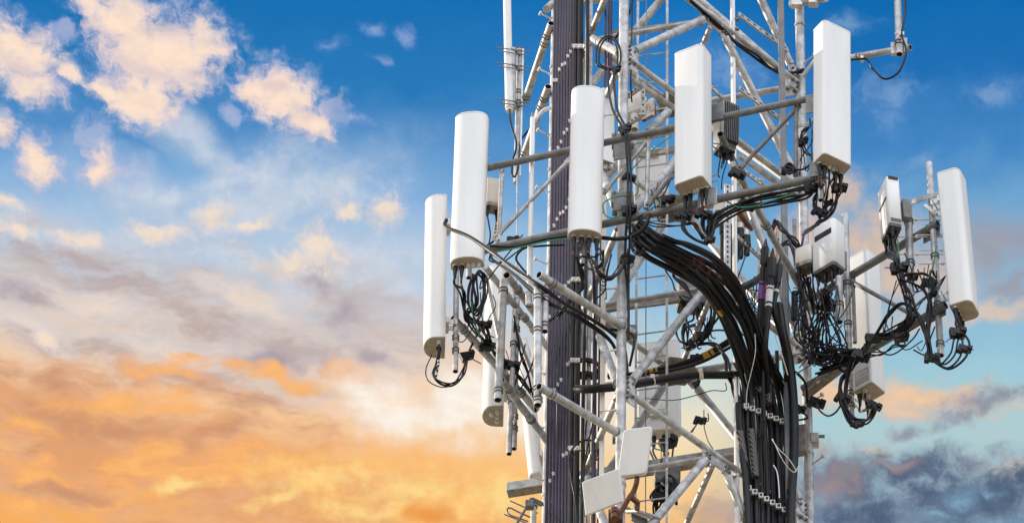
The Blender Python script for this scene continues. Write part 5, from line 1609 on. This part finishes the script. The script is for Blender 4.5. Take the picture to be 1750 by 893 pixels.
# --- right mast leg, upper tangle of cables
g_ = 'cables beside the grey pole'
run('black cable arching over and falling beside the grey pole', g_, at(1318, 388, -0.3), [(1326, 380, -0.3), (1340, 392, -0.35), (1356, 412, -0.35), (1368, 430, -0.3), (1375, 460, -0.2), (1384, 500, -0.15), (1392, 530, -0.15)], n=4, spread=0.035, r=0.013)
run('black cable crossing the grey pole low and falling on the right leg', g_, at(1330, 410, -0.3), [(1345, 416, -0.35), (1358, 430, -0.3), (1366, 470, -0.2), (1372, 520, -0.1), (1378, 565, -0.1)], n=3, spread=0.035, r=0.015, mat='plum')
cable('black pigtail with violet tape right of the right mast leg', [(1400, 384, -0.4), (1390, 388, -0.3), (1377, 394, -0.2), (1373, 405, -0.2), (1370, 420, -0.2), (1369, 428, -0.2)], 0.013, 'cable', None, 'jumper_cable', marks=bands(0.55, 0.75, 3, 'violet'), sub=10)
# --- nest under the square radio
g_ = 'nest of cables under the square white radio'
e = PAN['c1']['ends']
for k in range(16):
    t = random.random()
    x1, y1 = 1376 + 70 * random.random(), 560 + 50 * random.random()
    x2, y2 = 1390 + 80 * random.random(), 590 + 45 * random.random()
    run('thin black jumper fanning out below the square white radio', g_, e[k % 6], [(1404 + 18 * random.random(), 500, -0.75), (1408 + 10 * random.random(), 522, -0.6), (x1, y1, -0.35), (x2, y2, -0.3), (1450 + 25 * random.random(), 600, -0.6)],
        n=1, spread=0.05, r=0.010, marks=[(0.06, 0.09, 'magenta')] if k % 4 == 0 else ())
for k in range(12):
    x0 = 1366 + 24 * random.random()
    run('thin black cable tangled against the right mast leg beneath the stay arm', g_, at(x0, 470 + 40 * random.random(), -0.2),
        [(x0 + 10 * random.uniform(-1, 1.5), 530, -0.25), (x0 + 18 * random.uniform(-.5, 1.5), 570, -0.25), (1376 + 40 * random.random(), 590 + 18 * random.random(), -0.25), (1400 + 50 * random.random(), 585 + 30 * random.random(), -0.4), (1440 + 30 * random.random(), 606, -0.6)],
        n=1, spread=0.05, r=0.011)
for k in range(8):
    cx_, cy_ = 1390 + 60 * random.random(), 588 + 22 * random.random()
    a, b_ = 14 + 14 * random.random(), 12 + 14 * random.random()
    pts = [(cx_ + a * math.cos(math.pi * (0.05 + 0.9 * t / 8)), cy_ + b_ * math.sin(math.pi * (0.05 + 0.9 * t / 8)) - 8 * t / 8, -0.5 + 0.02 * t) for t in range(9)]
    cable('black cable sagging in a shallow bow between right leg and lower arm', pts, 0.010, 'cable', g_, 'jumper_cable')
# along the lower right arm
g_ = 'cables along the lower right arm'
for k in range(6):
    cable('black cable lying along the lower right arm', [J(at(1392 + 3 * k, 640 - 2 * k, -0.15), 0.04), J(at(1440, 620, -0.35), 0.05), J(at(1468, 603, -0.6), 0.04), J(at(1492, 580, -0.72), 0.03), J(at(1520, 574, -0.8), 0.04), J(at(1545, 556, -0.9), 0.05), J(at(1562, 540, -0.95), 0.06)], 0.013, 'cable', g_, 'jumper_cable')
run('black cable bowing below the lower right arm', g_, at(1545, 578, -0.95), [(1530, 592, -0.95), (1510, 602, -0.85), (1490, 604, -0.8), (1472, 610, -0.7)], n=3, spread=0.03, r=0.009)
# slim white radio
e = PAN['c2']['ends']
g_ = 'jumpers falling from the slim white radio'
run('black jumper falling from the slim white radio to the lower arm', g_, e, [(1530, 440, -1.25), (1536, 462, -1.2), (1545, 490, -1.15), (1553, 520, -1.1), (1551, 550, -1.05), (1530, 562, -0.9), (1500, 576, -0.75)], n=5, spread=0.03, r=0.012)
run('black jumper arching out from the slim white radio and over the lower arm', g_, e[:3], [(1532, 445, -1.25), (1540, 470, -1.2), (1556, 500, -1.15), (1562, 530, -1.1), (1575, 560, -1.15), (1585, 590, -1.15), (1592, 612, -1.15)], n=2, spread=0.03)
run('black cable looping from the slim radio across to the bare tipped pipe', g_, at(1538, 462, -1.2), [(1552, 470, -1.15), (1575, 468, -1.1), (1592, 478, -1.1), (1596, 498, -1.1)], n=2, spread=0.02)
run('black cable swinging from the slim radio hanger to the lower arm end', g_, at(1540, 466, -1.2), [(1556, 482, -1.15), (1578, 494, -1.1), (1588, 520, -1.1), (1585, 560, -1.1), (1588, 600, -1.12)], n=2, spread=0.025)
run('black hook of cable from the lower right arm rising and falling', g_, at(1478, 590, -0.75), [(1505, 560, -0.85), (1520, 535, -0.95), (1540, 519, -1.0), (1560, 527, -1.05), (1575, 548, -1.1), (1590, 585, -1.15)], n=2, spread=0.02)
run('thin wire slanting between the lower right arm and the slim radio', 'thin wires at the right arms', at(1510, 560, -0.9), [(1524, 520, -1.0), (1533, 480, -1.1)], n=2, spread=0.03, r=0.006)
run('thin wire slanting from the bare tipped pipe down to the right arms', 'thin wires at the right arms', at(1594, 488, -1.0), [(1580, 510, -1.0), (1562, 530, -1.0), (1548, 575, -0.95)], n=3, spread=0.03, r=0.007)
# farthest right antenna
e = PAN['p1640']['ends']
g_ = 'jumpers looping under the farthest right antenna'
for k in range(4):
    d_ = k * 3
    run('black jumper drooping in a loop under the farthest right antenna', g_, e[3 - k], [(1655 - 8 * k, 585 - 2 * k, -1.25), (1648 - 8 * k, 612 - d_, -1.25), (1625 - 5 * k, 630 - d_, -1.2), (1604, 622 - d_, -1.15), (1592, 608, -1.12), (1587, 575, -1.1), (1586 + k * 2, 535, -1.08), (1588, 505, -1.05)], n=1, spread=0.015, marks=red)
run('thin cable curled on the bare tipped pipe beside the farthest right antenna', 'thin wires at the right arms', at(1600, 465, -1.0), [(1594, 462, -1.05), (1588, 478, -1.1), (1594, 500, -1.1), (1604, 490, -1.05), (1612, 470, -1.0)], n=3, spread=0.03, r=0.007)
# label antenna
e = PAN['p1490']['ends']
g_ = 'jumpers looping under the label antenna'
run('black jumper hanging in a deep loop left of the label antenna', g_, [at(1452, 618, -0.5)], [(1440, 650, -0.45), (1439, 685, -0.42), (1447, 712, -0.4), (1460, 728, -0.4), (1470, 722, -0.4)], n=4, spread=0.03)
run('black jumper drooping from the plugs of the label antenna to the deep loop', g_, [e[0], e[2], e[1]], [(1494, 695, -0.35), (1488, 712, -0.35), (1474, 720, -0.38), (1458, 712, -0.4), (1446, 690, -0.42), (1448, 650, -0.45), (1458, 615, -0.55)], n=4, spread=0.025, marks=red)
cable('black cable bowing from the right mast leg to the deep loop', [(1396, 690, 0.1), (1402, 702, 0.0), (1415, 710, -0.2), (1428, 704, -0.35), (1438, 690, -0.42)], 0.011)
cable('black cable crossing behind the right mast leg to the lower hangers', [(1360, 690, 0.2), (1368, 700, 0.2), (1380, 712, 0.25), (1372, 716, 0.25), (1358, 718, 0.25)], 0.012)
run('black cable slanting down from the right arms behind the right leg', 'cables behind the right mast leg', at(1352, 620, 0.0), [(1362, 640, 0.1), (1374, 656, 0.2), (1380, 690, 0.3)], n=2, spread=0.02, r=0.014)
# finned radio loops in the middle
g_ = 'loops of cable under the finned radio'
e = PAN['fin2']['ends']
for k in range(7):
    s_ = k * 2.6
    run('black cable looping under the finned radio in the middle of the mast', g_, e[k % 5], [(1160 + s_, 560, 0.1), (1162 + s_, 578 + s_, 0.1), (1178, 586 + s_ * 0.8, 0.05), (1195, 574 + s_, 0.0), (1210, 556 + s_, -0.05), (1216 + s_, 535, -0.1), (1213 + s_, 515, -0.15)], n=1, spread=0.03, r=0.012)
run('black cable arching right from the finned radio loops to the cable run', g_, at(1198, 572, 0.0), [(1215, 565, -0.1), (1240, 566, -0.2), (1258, 576, -0.3), (1272, 596, -0.4)], n=1, r=0.011, spread=0.01)
run('black cable hooking from the finned radio loops down to the fat conduit', g_, at(1180, 582, 0.05), [(1200, 582, 0.0), (1222, 592, -0.1), (1238, 612, -0.2), (1246, 638, -0.3), (1256, 672, -0.35), (1268, 700, -0.4)], n=2, r=0.018, spread=0.03)
run('thin wire hanging in the gap below the star plate', 'thin wires low in the mast', at(1240, 656, 0.2), [(1215, 668, 0.3), (1190, 676, 0.4), (1150, 682, 0.6), (1100, 680, 0.9)], n=1, r=0.006, spread=0.01)
run('thin wire trailing down beside the lower right brace', 'thin wires low in the mast', at(1203, 702, 0.3), [(1204, 730, 0.3), (1210, 752, 0.3), (1218, 765, 0.3)], n=1, r=0.006, spread=0.005)
run('thin wire slanting through the hanger that hangs free', 'thin wires low in the mast', at(1210, 708, 0.4), [(1196, 718, 0.4), (1182, 738, 0.4)], n=1, r=0.006, spread=0.005)
# bottom loops under the round radio and far side antenna
g_ = 'cables at the foot of the mast'
e = PAN['low1']['ends'] + PAN['p1128']['ends']
for k in range(8):
    run('black cable dangling beneath the steel beam at the foot of the mast', g_, e[k % len(e)], [(1120 + 30 * random.random(), 820 + 15 * random.random(), 0.5), (1115 + 36 * random.random(), 845, 0.5), (1118 + 10 * random.random(), 870, 0.5), (1120 + 8 * random.random(), 930, 0.5)], n=1, r=0.012, spread=0.04)
for k in range(3):
    pts = [(1143 + (12 - 2 * k) * math.cos(t * math.pi / 6 + k), 822 + (9 + k) * math.sin(t * math.pi / 6 + k), 0.2 - 0.03 * k) for t in range(14)]
    cable('black loop of cable beside the round radio at the foot of the mast', pts, 0.011, 'cable', g_, 'jumper_cable', sub=4)
# lots of short earth tails behind the arching cables
for k in range(8):
    x0, y0 = 1262 + 40 * random.random(), 470 + 60 * random.random()
    run('thin dark wire criss crossing behind the taped cables', 'thin wires behind the taped cables', at(x0, y0, -0.4), [(x0 + random.uniform(-25, 12), y0 + 20, -0.4), (x0 + random.uniform(-20, 25), y0 + 45, -0.35), (x0 + random.uniform(0, 30), y0 + 65, -0.35)], n=1, r=0.007, spread=0.03)

# --- fine strands everywhere between the rails, the legs and the arms
g_ = 'stray thin wires strung through the steelwork'
for (x0, y0, x1, y1, D, n) in ((1010, 420, 1075, 520, -1.8, 6), (1085, 290, 1150, 380, -1.9, 4), (1160, 520, 1225, 600, 0.0, 6), (1225, 400, 1300, 500, -0.2, 5), (1340, 400, 1392, 560, -0.3, 9),
                               (1360, 540, 1440, 640, -0.2, 9), (1400, 470, 1460, 600, -0.8, 6), (1470, 540, 1600, 600, -0.9, 6), (1530, 430, 1605, 520, -1.05, 6), (780, 470, 850, 600, -0.9, 5),
                               (860, 560, 930, 680, 0.2, 4), (1395, 300, 1440, 370, -2.7, 4), (1225, 200, 1255, 330, -1.9, 5), (1360, 200, 1390, 300, -2.3, 4), (985, 700, 1030, 840, -0.7, 5), (1110, 740, 1160, 860, 0.6, 5)):
    for k in range(n):
        xa, ya = random.uniform(x0, x1), random.uniform(y0, y0 + (y1 - y0) * 0.4)
        xb, yb = random.uniform(x0, x1), random.uniform(y0 + (y1 - y0) * 0.5, y1)
        sag_ = random.uniform(6, 26)
        pts = [(xa, ya, D), (xa + (xb - xa) * 0.2 + random.uniform(-6, 6), ya + (yb - ya) * 0.35 + sag_ * 0.4, D - 0.05), (xa + (xb - xa) * 0.6 + random.uniform(-6, 6), ya + (yb - ya) * 0.7 + sag_, D - 0.05), (xb, yb, D)]
        cable('stray thin black wire strung through the steelwork', pts, random.uniform(0.005, 0.0095), 'cable', g_, 'wire', 'wire', n=6)
